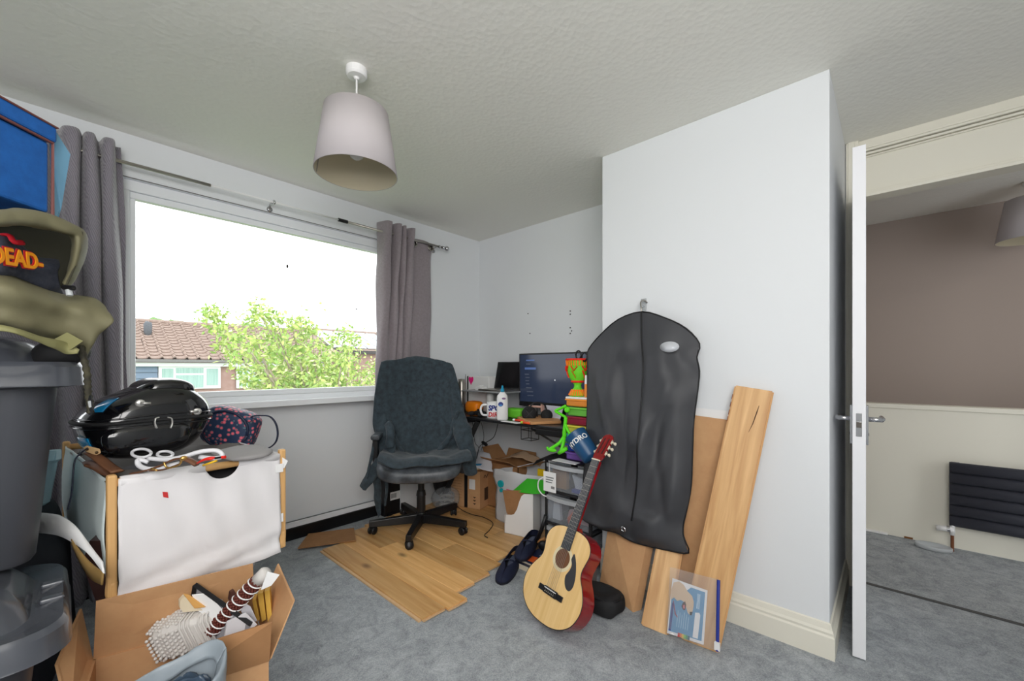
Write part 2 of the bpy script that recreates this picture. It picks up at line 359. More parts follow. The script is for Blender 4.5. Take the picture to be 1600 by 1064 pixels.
def lamp(name,label,c,zt,zb,rt,rb,grp=None):
    t=thing(name,label,'lamp',(c[0],c[1],zt))
    obj('ceiling_rose',G().lathe([(.040,H),(.040,H-.024),(.034,H-.032),(.012,H-.034),(.008,H-.042)],28,(c[0],c[1],0)),M['white'],t,bevel=.001)
    obj('cord',G().cyl((c[0],c[1],H-.03),(c[0],c[1],zt-.06),.0035),M['white'],t)
    n=64; s=obj('lamp_shade',G().lathe([(rt,zt),(rb,zb),(rb-.003,zb),(rt-.003,zt)],n,(c[0],c[1],0),closed=True),[M['shade'],M['shadein']],t,smooth=True)
    for i,pl in enumerate(s.data.polygons):
        if 2*n<=i<3*n: pl.material_index=1
    g=G()
    for k in range(3):
        q=2*PI*k/3+.4; g.cyl((c[0]+.012*math.cos(q),c[1]+.012*math.sin(q),zt-.06),(c[0]+(rt-.004)*math.cos(q),c[1]+(rt-.004)*math.sin(q),zt-.004),.0018,n=6)
    g.lathe([(.022,zt-.058),(.022,zt-.063)],16,(c[0],c[1],0)); obj('shade_carrier',g,M['white'],t)
    obj('lamp_holder',G().lathe([(.01,zt-.04),(.02,zt-.06),(.02,zt-.10),(.016,zt-.11)],16,(c[0],c[1],0)),M['white'],t,smooth=True)
    obj('bulb',G().lathe([(.013,zt-.08),(.015,zt-.10),(.028,zt-.13),(.031,zt-.155),(.024,zt-.178),(.01,zt-.187),(.001,zt-.189)],20,(c[0],c[1],0)),pm('bulb_glass',(235,236,236),.2),t,smooth=True)
    a=2.4; g=G(); aw=.045
    A=lambda q,r,z:(c[0]+r*math.cos(q),c[1]+r*math.sin(q),z)
    g.add([A(a,rb-.0045,zb+.003),A(a+aw,rb-.0045,zb+.003),A(a+aw*1.3,rt-.0045,zt-.003),A(a,rt-.0045,zt-.003)],[(0,1,2,3)])
    obj('seam_strip',g,pm('seam',(150,146,138),.7),s,thick=.001); return t
lamp('pendant_lamp','grey tapered drum lampshade hanging from the bedroom ceiling',(.787,1.553),2.150,1.905,.120,.156)
p=at(1613,330,D=2.6); lamp('pendant_lamp','dim grey lampshade hanging over the landing beyond the door',(p.x,p.y),2.21,1.95,.115,.155)

# ------------------------------------------------------------------ curtains and pole
ZR=2.140; YRD=2.745
pole=thing('curtain_pole','thin metal curtain pole with round finial above the window','curtain pole',(.9,YRD,ZR))
obj('pole',G().cyl((-.45,YRD,ZR),(.552,YRD,ZR),.0085),M['steel'],pole,smooth=True); obj('pole',G().cyl((1.30,YRD,ZR),(2.16,YRD,ZR),.0085),M['steel'],pole,smooth=True)
obj('inner_pole',G().cyl((.55,YRD,ZR),(1.302,YRD,ZR),.0055),M['white'],pole,smooth=True,label='thinner white middle section')
obj('pole_sleeve',G().cyl((1.262,YRD,ZR),(1.325,YRD,ZR),.012),M['black'],pole,label='black rubber sleeve')
obj('finial',G().cyl((2.14,YRD,ZR),(2.165,YRD,ZR),.012).ell((2.186,YRD,ZR),(.021,.021,.021)),M['chrome'],pole,smooth=True)
for x in (.869,2.11):
    obj('bracket',G().tube([(x,YRD,ZR-.008),(x,YRD+.005,ZR+.012),(x,YW-.01,ZR+.002),(x,YW-.004,ZR-.03)],.005,8).cyl((x,YW-.006,ZR-.02),(x,YW,ZR-.02),.016).ell((x,YRD,ZR),(.008,.012,.014)),M['chrome'],pole,smooth=True)
def curtain_mat(name,c,c2):
    m=pm(name,c,.7,sheen=.4); nt=m.node_tree; N=nt.nodes.new; L=nt.links.new
    tc=N('ShaderNodeTexCoord'); mp=N('ShaderNodeMapping'); mp.inputs['Scale'].default_value=(1,1,.45); mp.inputs['Rotation'].default_value=(0,.6,0)
    wv=N('ShaderNodeTexWave'); wv.wave_type='BANDS'; wv.inputs['Scale'].default_value=55; wv.inputs['Distortion'].default_value=9; wv.inputs['Detail'].default_value=1; wv.inputs['Detail Scale'].default_value=.6
    L(tc.outputs['Object'],mp.inputs[0]); L(mp.outputs[0],wv.inputs[0]); r=N('ShaderNodeValToRGB'); r.color_ramp.elements[0].color=lin(c); r.color_ramp.elements[1].color=lin(c2)
    L(wv.outputs[0],r.inputs[0]); L(r.outputs[0],nt.nodes['Principled BSDF'].inputs['Base Color'])
    b=N('ShaderNodeBump'); b.inputs['Strength'].default_value=.35; b.inputs['Distance'].default_value=.004; L(wv.outputs[0],b.inputs['Height']); L(b.outputs[0],nt.nodes['Principled BSDF'].inputs['Normal'])
    return m
M['curt']=curtain_mat('patterned_grey_curtain',(124,118,128),(150,145,154))
M['curt2']=pm('plain_taupe_curtain',(140,130,134),.75,var=(60,(150,141,146)),sheen=.4)
def curtain(name,label,top,bot,zt,zb,m,folds,flat=()):
    # top/bot: lists of (x,y) along the heading / hem
    t=thing(name,label,'curtain',(sum(p[0] for p in top)/len(top),YRD,zb)); rows=[]
    for i in range(7):
        f=i/6; z=zt+(zb-zt)*f
        rows.append([(a[0]*(1-f)+b[0]*f+(.006*math.sin(i*2.1+k)),a[1]*(1-f)+b[1]*f,z-(0.0 if i else a[2] if len(a)>2 else 0)) for k,(a,b) in enumerate(zip(top,bot))])
    c=obj('cloth',G().sheet(rows,5,6),m,t,smooth=True,thick=.003)
    return t
# left: four round folds, then the side facing the window
def zig(x0,x1,n,y0,amp):
    out=[]
    for k in range(n*2+1):
        out.append((x0+(x1-x0)*k/(2*n),y0+(amp if k%2==0 else -amp)))
    return out
tp=[(-.26,2.775),(-.20,2.77),(-.13,2.70),(-.05,2.72),(-.02,2.775),(-.005,2.775),(.01,2.70),(.045,2.685),(.058,2.77),(.062,2.775),(.078,2.70),(.105,2.69),(.116,2.76),(.12,2.77),(.13,2.70),(.16,2.69),(.175,2.74),(.18,2.775),(.20,2.77)]
bt=[(-.36,2.775),(-.28,2.74),(-.17,2.70),(-.07,2.73),(-.03,2.775),(-.01,2.77),(.01,2.67),(.05,2.66),(.075,2.75),(.08,2.77),(.10,2.66),(.14,2.65),(.158,2.74),(.163,2.76),(.17,2.66),(.205,2.66),(.225,2.70),(.235,2.77),(.24,2.775)]
cl=curtain('curtain','patterned grey curtain bunched at the left end of the window','' or tp,bt,2.215,.08,M['curt'],4)
obj('eyelet',G().lathe([(.018,-.003),(.026,-.003),(.026,.003),(.018,.003)],20,(.165,YRD-.0,ZR),Matrix.Rotation(PI/2,3,'Y'),closed=True),M['steel'],cl,smooth=True)
tp=[(1.575,2.80),(1.58,2.76),(1.60,2.70),(1.645,2.70),(1.665,2.76),(1.675,2.77),(1.69,2.70),(1.715,2.69),(1.73,2.76),(1.735,2.77),(1.75,2.71),(1.77,2.70),(1.785,2.76),(1.79,2.77),(1.81,2.71),(1.84,2.70),(1.855,2.75),(1.86,2.785),(1.92,2.775),(1.98,2.77),(2.03,2.775),(2.06,2.79)]
bt=[(p[0]-.006,2.792+(p[1]-2.74)*.2) for p in tp]
tp=[p+((0.0 if p[0]<1.86 else .05 if p[0]<2.0 else .06 if p[0]<2.05 else .09),) for p in tp]
cr_=curtain('curtain','plain taupe curtain hanging at the right end of the window behind the office chair',tp,bt,2.215,.90,M['curt2'],4)
for x,y in ((1.875,2.758),(2.035,2.762)):
    obj('eyelet',G().lathe([(.019,-.003),(.028,-.003),(.028,.003),(.019,.003)],22,(x,y,ZR-.02),Matrix.Rotation(PI/2,3,'X'),closed=True).lathe([(.0,-.001),(.02,-.001),(.02,.001),(0,.001)],16,(x,y+.004,ZR-.02),Matrix.Rotation(PI/2,3,'X')),M['steel'],cr_,smooth=True)

# ------------------------------------------------------------------ loose oak boards on the carpet
fl=thing('board_flooring','loosely laid oak floorboards on the grey carpet under the chair','flooring',(1.6,2.1,0))
cols=[(1.094,1.222,1.548,2.60),(1.222,1.342,1.528,2.66),(1.342,1.468,1.615,2.74),(1.468,1.590,1.628,2.78),(1.590,1.712,1.655,2.80),(1.712,1.834,1.70,2.81),(1.834,1.956,1.60,2.81),(1.956,2.078,1.42,2.81),(2.078,2.20,1.42,2.82),(2.20,2.322,1.42,2.82),(2.322,2.444,1.5,2.82),(2.444,2.58,1.5,2.82)]
cuts=[None,None,2.35,None,2.05,2.50,2.2,1.98,2.5,2.2,None,2.3]
for (x0,x1,ya,yb),c in zip(cols,cuts):
    segs=[(ya,yb)] if c is None else [(ya,c-.0008),(c+.0008,yb)]
    for a,b in segs:
        g=G().prism([(x0+.0006,a,.004),(x1-.0006,a,.004),(x1-.0006,a,.0135),(x1-.0018,a,.015),(x0+.0018,a,.015),(x0+.0006,a,.0135)],(0,b-a,0))
        obj('floorboard',g,M['oak'],fl)
g=G().box((1.080,1.556,.0),(1.094,2.60,.0075)).box((1.094,1.538,.003),(1.215,1.548,.008)).box((1.222,1.518,.003),(1.335,1.528,.008)).box((1.342,1.605,.003),(1.462,1.615,.008)).box((1.468,1.618,.003),(1.588,1.628,.008))
obj('tongue',g,pm('raw_birch_tongue',(214,178,136),.7),fl)
a,b,c,d=at(465,858,Z=.012),at(556,845,Z=.02),at(553,826,Z=.02),at(482,835,Z=.012)
tag(obj('cardboard_sheet',G().prism([a,b,c,d],(0,0,.006)),M['card2']),'small flat brown cardboard offcut lying at the window end of the oak boards','cardboard')

# ------------------------------------------------------------------ things leaning on the chimney breast
def lean(name,label,cat,bl,br,tl,tr,th,m,parent=None,**k):
    bl,br,tl,tr=[V(*p) for p in (bl,br,tl,tr)]; n=(br-bl).cross(tl-bl).normalized()
    if n.x>0: n=-n
    g=G().prism([bl,br,tr,tl],n*th); o=obj(name,g,m,**k)
    return tag(o,label,cat) if cat else o
# large cardboard sheet and white sheet behind it
lean('white_board','white sheet of board leaning on the chimney breast behind the brown cardboard sheet','board',(1.985,.79,0),(1.985,.60,0),(2.033,.79,.955),(2.033,.49,.945),.004,M['white'])
lean('cardboard_sheet','tall brown cardboard sheet leaning on the chimney breast behind the garment bag','cardboard',(1.955,.80,0),(1.955,.60,0),(2.020,.80,.925),(2.020,.50,.905),.006,M['card'])
# oak boards leaning
def leanboard(label,bl,br,tl,tr,th,grp=None):
    bl,br,tl,tr=[V(*p) for p in (bl,br,tl,tr)]; up=(tl-bl); L=up.length; up.normalize(); wd=(br-bl); wd=(wd-up*wd.dot(up)); W=wd.length; wd.normalize(); n=up.cross(wd)
    if n.x>0: n=-n
    t=thing('oak_board',label,'board',M=frame(bl,wd,n*1.0,up) if wd.cross(n).dot(up)>0 else frame(bl,wd,-n,up))
    s=1 if wd.cross(n).dot(up)>0 else -1
    R=WM[t].to_3x3(); y=lambda q:q*s
    ya,yb=sorted((0,y(th))); obj('plank',G().box((.006,ya,0),(W-.006,yb,L)),M['oaklean'],t,wld=False,bevel=.001)
    yc,yd=sorted((y(th*.3),y(th*.62))); obj('tongue',G().box((-.0,yc,.004),(.006,yd,L-.004)).box((W-.006,yc,.004),(W,yd,L-.004)),pm('board_core',(206,160,110),.7),t,wld=False)
    return t,W,L,s
t,W,L,s=leanboard('long oak floorboard leaning at a slant against the white chimney breast',(1.775,.655,0),(1.79,.505,0),(2.018,.507,1.062),(2.026,.362,1.045),.014)
obj('grain_crack',G().tube([(W*.72,s*.0142,L-.07),(W*.70,s*.0143,L-.10),(W*.66,s*.0143,L-.15),(W*.60,s*.0142,L-.19)],[.0008,.0022,.0016,.0006],6),pm('crack',(60,38,22),.9),t,wld=False,label='dark split in the wood')
for k,z in enumerate((.04,.075,.11,.14)): obj('glue_patch',G().box((-.0015,s*.003-.002,L-z-.022),(.001,s*.011,L-z)),pm('brown_glue',(120,60,36),.7),t,wld=False)
t2,W2,L2,s2=leanboard('shorter ribbed oak floorboard standing under the hem of the garment bag',(1.740,.815,0),(1.765,.700,0),(1.948,.822,.34),(1.965,.705,.34),.014)
# long flat cardboard box
bl,br=V(1.905,1.125,0),V(1.80,.885,0); tl,tr=V(1.99,1.11,.36),V(1.945,.87,.36)
lean('cardboard_box','slim flat cardboard carton leaning next to the guitar below the garment bag','box',bl,br,tl,tr,-.05,M['card'],bevel=.002)
# garment bag
gb=thing('garment_bag','long black zipped garment bag hanging by its hanger on the chimney breast','garment bag',(1.97,.95,.29))
tx=[920,938,966,1003,1040,1072,1093]; ty=[545,523,499,487,497,513,537]
rowsp=[(None,None),(558,(918,1089)),(580,(918,1093)),(612,(918,1090)),(658,(917,1084)),(708,(914,1082)),(758,(911,1080)),(790,(908,1073)),(805,(907,1068))]
frows=[]
PR=[0,.045,.06,.062,.06,.045,0]
NR=12
for i,(y,xs) in enumerate(rowsp+[(0,0),(0,0)]):
    fr=[]
    for j in range(7):
        f=j/6; lx=1.992-.085*(i/10)
        if i==0: x,yy,pf=tx[j],ty[j],.15
        elif i<9: x,yy,pf=xs[0]*(1-f)+xs[1]*f,y-((26 if i==1 else 12)*(1-abs(f-.5)*2)**.7 if i<3 else 0),min(1,.55+i*.15)
        elif i==9: x,yy,pf=[914,936,962,985,1010,1040,1068][j],[814,822,826,836,840,842,838][j],.7
        else: x,yy,pf=[922,940,962,985,1012,1045,1076][j],[818,827,832,845,853,860,864][j],.1
        if 7<=i<9: yy+=[0,4,6,8,10,12,14][j]*(i-6)/2
        wob=(.018*math.sin(i*.7+j*2.6)+.010*math.sin(i*2.1-j*1.7))*(0<j<6)*(0<i<10)
        fr.append(at(x,yy,X=lx-PR[j]*pf+wob))
    frows.append(fr)
g=G().sheet(frows,12,7,.003,9,3)
_rid=[((.70,1.20),(1.02,.45),.028,.020),((.74,.95),(.86,.42),.024,.016),((1.16,1.10),(1.02,.62),.022,.014),((1.20,.72),(1.14,.36),.03,.012),((.98,1.05),(.97,.50),.018,-.012),((.82,.80),(.76,.36),.02,-.012),((1.08,1.25),(1.16,.85),.03,-.012)]
def _rd(p):
    o=0
    for (a,b),(c,d),w_,am in _rid:
        dx,dz=c-a,d-b; L2=dx*dx+dz*dz; t=((p.y-a)*dx+(p.z-b)*dz)/L2; tc=max(0,min(1,t)); q=math.hypot(p.y-a-dx*tc,p.z-b-dz*tc)
        o+=am*math.exp(-(q/w_)**2)*math.sin(PI*min(1,max(0,.08+.84*tc)))
    return o*.8
_edge=[(r[0].y,r[6].y) for r in frows]
g.v=[V(p.x-_rd(p),p.y,p.z) for p in g.v]
M['bag']=pm('black_nonwoven_fabric',(62,63,67),.55,bump=(900,.25,.001))
obj('bag_front',g,M['bag'],gb,smooth=True)
bk=[[p.copy() if j in(0,6) or i in (0,10) else V(2.008-.075*(i/10),p.y,p.z) for j,p in enumerate(r)] for i,r in enumerate(frows)]
obj('bag_back',G().sheet(bk,6,4),M['bag'],gb,smooth=True)
edge=[r[0] for r in frows[::-1]]+frows[0][1:6]+[r[6] for r in frows]+frows[-1][5:0:-1]+[frows[-1][0]]
M['pipe']=pm('black_piping',(20,20,22),.5)
def smoothpath(p,k=4):
    out=[]
    for i in range(len(p)-1):
        p0=V(*p[max(i-1,0)]);p1=V(*p[i]);p2=V(*p[i+1]);p3=V(*p[min(i+2,len(p)-1)])
        for j in range(k):
            t=j/k; out.append(.5*((2*p1)+(p2-p0)*t+(2*p0-5*p1+4*p2-p3)*t*t+(3*p1-p0-3*p2+p3)*t**3))
    return out+[V(*p[-1])]
obj('piping',G().tube(smoothpath(edge,3),.0035,6),M['pipe'],gb,smooth=True)
zl=[q+V(-.006-max(0,_rd(q)),0,0) for q in smoothpath([r[3] for r in frows[:9]],4)]
obj('zip',G().tube(smoothpath(zl,2),.004,6,flat=.5),M['pipe'],gb,smooth=True)
c=at(1046,542,X=1.925); 
obj('label_window',G().lathe([(0,0),(.044,0),(.046,.002),(.0,.003)],28,c,Matrix.Rotation(-PI/2,3,'Y')@Matrix.Diagonal((.55,1,1)).to_3x3()),pm('clear_label_window',(205,208,214),.25),gb,smooth=True,label='oval clear window showing a pale card')
c=at(974,827,X=1.86)
obj('hem_eyelet',G().lathe([(.006,-.004),(.014,-.004),(.014,.004),(.006,.004)],20,c,Matrix.Rotation(PI/2,3,'Y'),closed=True),M['chrome'],gb,smooth=True)
hk=at(1003,487,X=1.985)
obj('hanger_hook',G().tube(smoothpath([hk+V(0,0,-.02),hk+V(0,.004,.02),hk+V(.012,.012,.05),hk+V(.03,.004,.062),hk+V(.045,-.008,.05)],4),.0035,8),M['steel'],gb,smooth=True)
wh=thing('wall_hook','small clear hook stuck on the chimney breast above the garment bag','hook',(XC,.94,1.44))
obj('hook_plate',G().box((XC-.005,.928,1.435),(XC,.958,1.50)),M['frost'],wh,bevel=.002)
obj('hook',G().tube([(XC-.004,.943,1.46),(XC-.03,.943,1.455),(XC-.034,.943,1.478)],.005,8),M['frost'],wh,smooth=True)
# zip bag with leaflet
zb=thing('zip_bag','clear zip plastic bag holding a blue leaflet, standing against the oak boards','plastic bag',(1.76,.6,0))
def plane4(p): 
    p=[V(*q) for q in p]; return lambda u,v:(p[0]*(1-u)+p[1]*u)*(1-v)+(p[3]*(1-u)+p[2]*u)*v
BL,BR,TR,TL=at(1043,990,Z=.002),at(1123,1020,Z=.002),at(1126,905,X=1.845),at(1048,886,X=1.862)
BL=V(1.733,BL.y,.002);BR=V(1.752,BR.y,.002)
BL=at(1042,989,X=1.722);BR=at(1122,1018,X=1.735); BL.z=max(BL.z,.002);BR.z=max(BR.z,.002)
TR=at(1126,905,X=1.80);TL=at(1047,886,X=1.805)
TR=TL+(BR-BL)*1.0; P=plane4([BL,BR,TR,TL]); nb=(BR-BL).cross(TL-BL).normalized(); nb=nb if nb.x<0 else -nb
g=G().sheet([[P(u/4,v/4)+nb*(.004 if 0<u<4 and 0<v<4 else 0) for u in range(5)] for v in range(5)],4,4,.002,20)
obj('film',g,glassy('zip_bag_film',(240,240,242),refl=.16,rough=.15),zb,smooth=True)
def quadlocal(A,B,Cc,D_,off): 
    return plane4([q+nb*off for q in (A,B,Cc,D_)])
LA,LB,LC,LD=P(0.0,.0),P(.73,.02),P(.78,.80),P(.06,.84)
Q=lambda o:quadlocal(LA,LB,LC,LD,o)
lf=obj('leaflet',G().prism([Q(-.002)(u,v) for u,v in((0,0),(1,0),(1,1),(0,1))],nb*.001),M['white'],zb)
def patch(name,pts,o,m,par=lf): 
    q=Q(o); return obj(name,G().prism([q(u,v) for u,v in pts],nb*.0002),m,par)
patch('blue_print',[(.03,.05),(.94,.05),(.94,.95),(.55,.95),(.36,.80),(.03,.80)],-.0008,pm('leaflet_blue',(92,150,190),.4))
patch('dog_print',[(.02,.60),(.0,.78),(.05,.93),(.20,.985),(.34,.95),(.46,.86),(.60,.80),(.66,.70),(.66,.60),(.64,.50),(.60,.44),(.52,.47),(.46,.56),(.40,.64),(.30,.66),(.20,.62),(.10,.66)],-.0005,pm('dog_cream',(214,188,158),.5))
patch('dog_mouth_print',[(.36,.62),(.42,.66),(.46,.60),(.44,.50),(.38,.50),(.33,.55)],-.0003,pm('dog_mouth',(70,40,36),.5))
patch('dog_tongue_print',[(.37,.57),(.42,.60),(.43,.53),(.39,.52)],-.0001,pm('dog_tongue',(214,120,130),.5))
patch('dog_nose_print',[(.57,.50),(.65,.52),(.63,.45),(.58,.44)],-.0003,M['black'])
patch('white_panel_print',[(.70,.07),(.84,.07),(.86,.50),(.83,.54),(.72,.52)],-.0005,M['white'])
patch('lead_print',[(.08,.60),(.10,.60),(.20,.38),(.26,.34),(.25,.32),(.17,.37)],-.0003,pm('lead_red',(150,60,70),.5))
patch('navy_print',[(.04,.06),(.10,.06),(.12,.56),(.06,.56)],-.0003,pm('leaflet_navy',(44,58,130),.5))
for k,c in enumerate([(190,50,50),(226,120,60),(226,190,70),(130,190,90),(70,150,100),(40,90,110)]):
    patch('colour_swatch_print',[(.30+k*.055,.0),(.355+k*.055,.0),(.355+k*.055,.07),(.30+k*.055,.07)],-.0003,pm('swatch',c,.5))
for k in range(6): patch('text_line_print',[(.24+k*.06,.16),(.255+k*.06,.16),(.262+k*.06,.46-.03*(k%3)),(.247+k*.06,.46-.03*(k%3))],-.0003,pm('pale_print',(170,205,226),.5))
for k in range(3): patch('heading_print',[(.74+k*.03,.60),(.755+k*.03,.60),(.76+k*.03,.88),(.745+k*.03,.88)],-.0003,pm('pale_print2',(200,222,236),.5))
a,b=P(.99,0),P(.99,1.0); 
zz=obj('zip_track',G().tube([a+nb*.004,b+nb*.004],.0065,8,flat=.5),pm('blue_zip',(28,48,140),.4),zb)
obj('slider',G().cbox(a*.93+b*.07+nb*.006,(.01,.02,.03)),M['white'],zz)
# ------------------------------------------------------------------ guitar
GL=.925
gm_o=at(864,975,Z=.004); gh=at(962,684,X=1.865)
a_=(gh-gm_o); GS=a_.length/.925; a_.normalize(); n_=V(-.88,.12,.45); n_=(n_-a_*n_.dot(a_)).normalized(); w_=a_.cross(n_)
gt=thing('acoustic_guitar','natural-top acoustic guitar with red sides leaning against the garment bag','guitar',M=frame(gm_o,w_,a_,n_)@Matrix.Scale(GS,4))
M['spruce']=wood('spruce_top',(226,186,122),(238,202,142),1,.3,.0,fine=2); M['redw']=pm('cherry_red_gloss',(150,18,26),.15,coat=.6,var=(6,(122,12,18)))
M['ebony']=pm('dark_fretboard',(56,60,66),.4)
half=[(0,0),(.05,.004),(.10,.022),(.142,.06),(.163,.115),(.160,.165),(.140,.21),(.118,.245),(.112,.275),(.118,.31),(.124,.345),(.116,.38),(.09,.408),(.05,.422),(.0,.425)]
hs=[ (p.x*1.1,p.y) for p in smoothpath([(x,y,0) for x,y in half],4)]
out=[(x,y) for x,y in hs]+[(-x,y) for x,y in hs[::-1][1:-1]]
TH_=.088
n=len(out)
g=G().add([(x,y,0) for x,y in out]+[(x,y,TH_-.003) for x,y in out],[(i,(i+1)%n,n+(i+1)%n,n+i) for i in range(n)]+[tuple(range(n))[::-1]])
obj('body_sides',g,M['redw'],gt,wld=False,smooth=False)
g=G().prism([(x*1.0,y,TH_-.003) for x,y in out],(0,0,.003)); obj('soundboard',g,M['spruce'],gt,wld=False)
bd=[V(x*1.004,y*1.002-.0004,TH_-.001) for x,y in out]; obj('binding',G().tube(bd+[bd[0]],.002,6),M['black'],gt,wld=False,smooth=True)
hc=(0,.285); top=TH_
obj('rosette',G().lathe([(.043,top+.0004),(.058,top+.0004),(.058,top+.0009),(.043,top+.0009)],40,(hc[0],hc[1],0),closed=True),pm('rosette_ring',(226,212,176),.35),gt,wld=False)
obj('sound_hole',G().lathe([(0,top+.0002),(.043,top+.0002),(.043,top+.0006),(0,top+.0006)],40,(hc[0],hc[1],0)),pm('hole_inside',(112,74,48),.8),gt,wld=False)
side=1
pgp=[(.050,.300),(.062,.280),(.060,.255),(.048,.225),(.058,.195),(.075,.178),(.094,.178),(.105,.20),(.103,.235),(.092,.270),(.075,.305),(.055,.328)]
PG=-1
pk=[(x*PG*-1,y) for x,y in pgp]
obj('pickguard',G().prism([(p.x,p.y,top+.0007) for p in smoothpath([(x,y,0) for x,y in pk+[pk[0]]],3)[:-1]],(0,0,.0012)),pm('dark_pickguard',(58,58,62),.35),gt,wld=False)
br=obj('bridge',G().box((-.075,.118,top),(.075,.142,top+.008)).box((-.04,.116,top),(.04,.146,top+.010)),M['black'],gt,wld=False,bevel=.002)
obj('saddle',G().box((-.036,.138,top+.008),(.036,.141,top+.013)),M['white'],br,wld=False)
for k in range(6): obj('bridge_pin',G().ell((-.026+k*.0104,.126,top+.012),(.003,.003,.004),n=8,m=6),M['steel'],br,wld=False,smooth=True)
zn=top+.004
obj('neck',G().prism([(-.022,.415,zn-.02),(-.012,.415,zn-.032),(.012,.415,zn-.032),(.022,.415,zn-.02),(.024,.415,zn),(-.024,.415,zn)],(0,.355,0)).prism([(-.03,.40,.02),(.03,.40,.02),(.024,.44,.05),(-.024,.44,.05)],(0,0,top-.055)),M['redw'],gt,wld=False,bevel=.002)
fb=obj('fretboard',G().prism([(-.027,.328,zn-.003),(.027,.328,zn-.003),(.0225,.772,zn-.003),(-.0225,.772,zn-.003)],(0,0,.006)),M['ebony'],gt,wld=False)
sc_=.632*0.92
for k in range(1,19):
    y=.772-(.772-.142)*(1-2**(-k/12)); wv=.0225+(.772-y)/.444*.0045
    if y>.335: obj('fret',G().box((-wv,y-.0008,zn+.003),(wv,y+.0008,zn+.0042)),M['steel'],fb,wld=False)
obj('nut',G().box((-.0235,.770,zn-.004),(.0235,.776,zn+.0065)),pm('bone_nut',(232,222,200),.4),gt,wld=False)
# headstock tilts back
Hr=Matrix.Translation((0,.776,zn))@Matrix.Rotation(math.radians(-14),4,'X')
hp=[(-.0235,0),(.0235,0),(.030,.02),(.031,.13),(.022,.145),(.0,.152),(-.022,.145),(-.031,.13),(-.030,.02)]
g=G().prism([(x,y,-.014) for x,y in hp],(0,0,.014)); g.xf(Hr); hd=obj('headstock',g,M['redw'],gt,wld=False,bevel=.002)
for sx in (-1,1):
    g=G().box((sx*.013-.0035,.035,-.016),(sx*.013+.0035,.125,.001)).xf(Hr); obj('slot',g,pm('slot_dark',(60,14,14),.5),hd,wld=False)
    for k in range(3):
        y=.045+k*.034
        g=G().cyl((sx*.031,y,-.008),(sx*.040,y,-.009),.004,n=8).cyl((sx*.034,y,-.012),(sx*.034,y+.0,-.026),.003,n=8).box((sx*.0315-.001,y-.011,-.013),(sx*.0315+.001,y+.011,-.001)); g.ell((sx*.045,y,-.018),(.006,.0085,.0105),n=12,m=8); g.xf(Hr)
        obj('tuning_peg',g,pm('ivory_peg',(222,212,190),.35),hd,wld=False,smooth=True)
for k in range(6):
    x=-.0175+k*.007; obj('string',G().cyl((x*1.45,.128,top+.012),(x,.774,zn+.0075),.0006,n=5),M['steel'],gt,wld=False)
# ------------------------------------------------------------------ office chair
CC=V(1.70,2.42,0); FA=math.radians(231); fx=V(math.cos(FA),math.sin(FA),0); sx_=V(-fx.y,fx.x,0)   # fx points out of the seat front; sx_ = viewer's right
M['leather']=pm('worn_black_leather',(52,54,58),.38,var=(11,(92,98,104)),bump=(90,.2,.002))
M['robe']=pm('dark_teal_velour',(37,47,54),.8,var=(30,(54,68,77)),sheen=.2,bump=(260,.3,.002))  # lighter noise tone paints highlights into the cloth colour
och=thing('office_chair','black swivel office chair on castors with a dark dressing gown over it','chair',CC)
L=lambda f,s,z:CC+fx*f+sx_*s+V(0,0,z)
obj('gas_lift',G().cyl(L(0,0,.06),L(0,0,.26),.03,n=20).cyl(L(0,0,.25),L(0,0,.285),.034,.028,n=20).cyl(L(0,0,.28),L(0,0,.40),.022,n=20),M['blackmetal'],och,smooth=False,bevel=.002)
obj('tilt_mechanism',G().box((-.10,-.08,.385),(.10,.08,.42),rotz(FA),CC).cyl(L(.04,.08,.40),L(.04,.24,.40),.006),M['blackmetal'],och,bevel=.004)
for k,t in enumerate((150,222,294,6,78)):
    a=math.radians(t); d=V(math.cos(a),math.sin(a),0); s=V(-d.y,d.x,0); q=lambda r,w,z:CC+d*r+s*w+V(0,0,z)
    g=G().add([q(.02,-.026,.065),q(.02,.026,.065),q(.02,.022,.125),q(.02,-.022,.125),q(.345,-.02,.068),q(.345,.02,.068),q(.345,.017,.108),q(.345,-.017,.108)],[(0,1,2,3),(4,5,6,7),(0,1,5,4),(1,2,6,5),(2,3,7,6),(3,0,4,7)])
    o=obj('base_arm',g,M['blackmetal'],och,bevel=.004)
    w=rotz(a+.9+k); ww=w@V(1,0,0); wn=V(-ww.y,ww.x,0); c=q(.322,0,0)
    g=G().cyl(c+V(0,0,.055),c+V(0,0,.075),.010).box((-.018,-.008,.03),(.018,.008,.058),w,c)
    ca=obj('castor',g,M['black'],o,bevel=.002)
    g=G()
    for sg in (-1,1): g.lathe([(0,-.008),(.022,-.008),(.027,-.003),(.027,.004),(.020,.008),(0,.008)],20,c+wn*sg*.016+V(0,0,.0425),Matrix.Rotation(math.atan2(wn.y,wn.x),3,'Z')@Matrix.Rotation(PI/2,3,'Y'))
    obj('castor_wheel',g,M['black'],o,smooth=True)
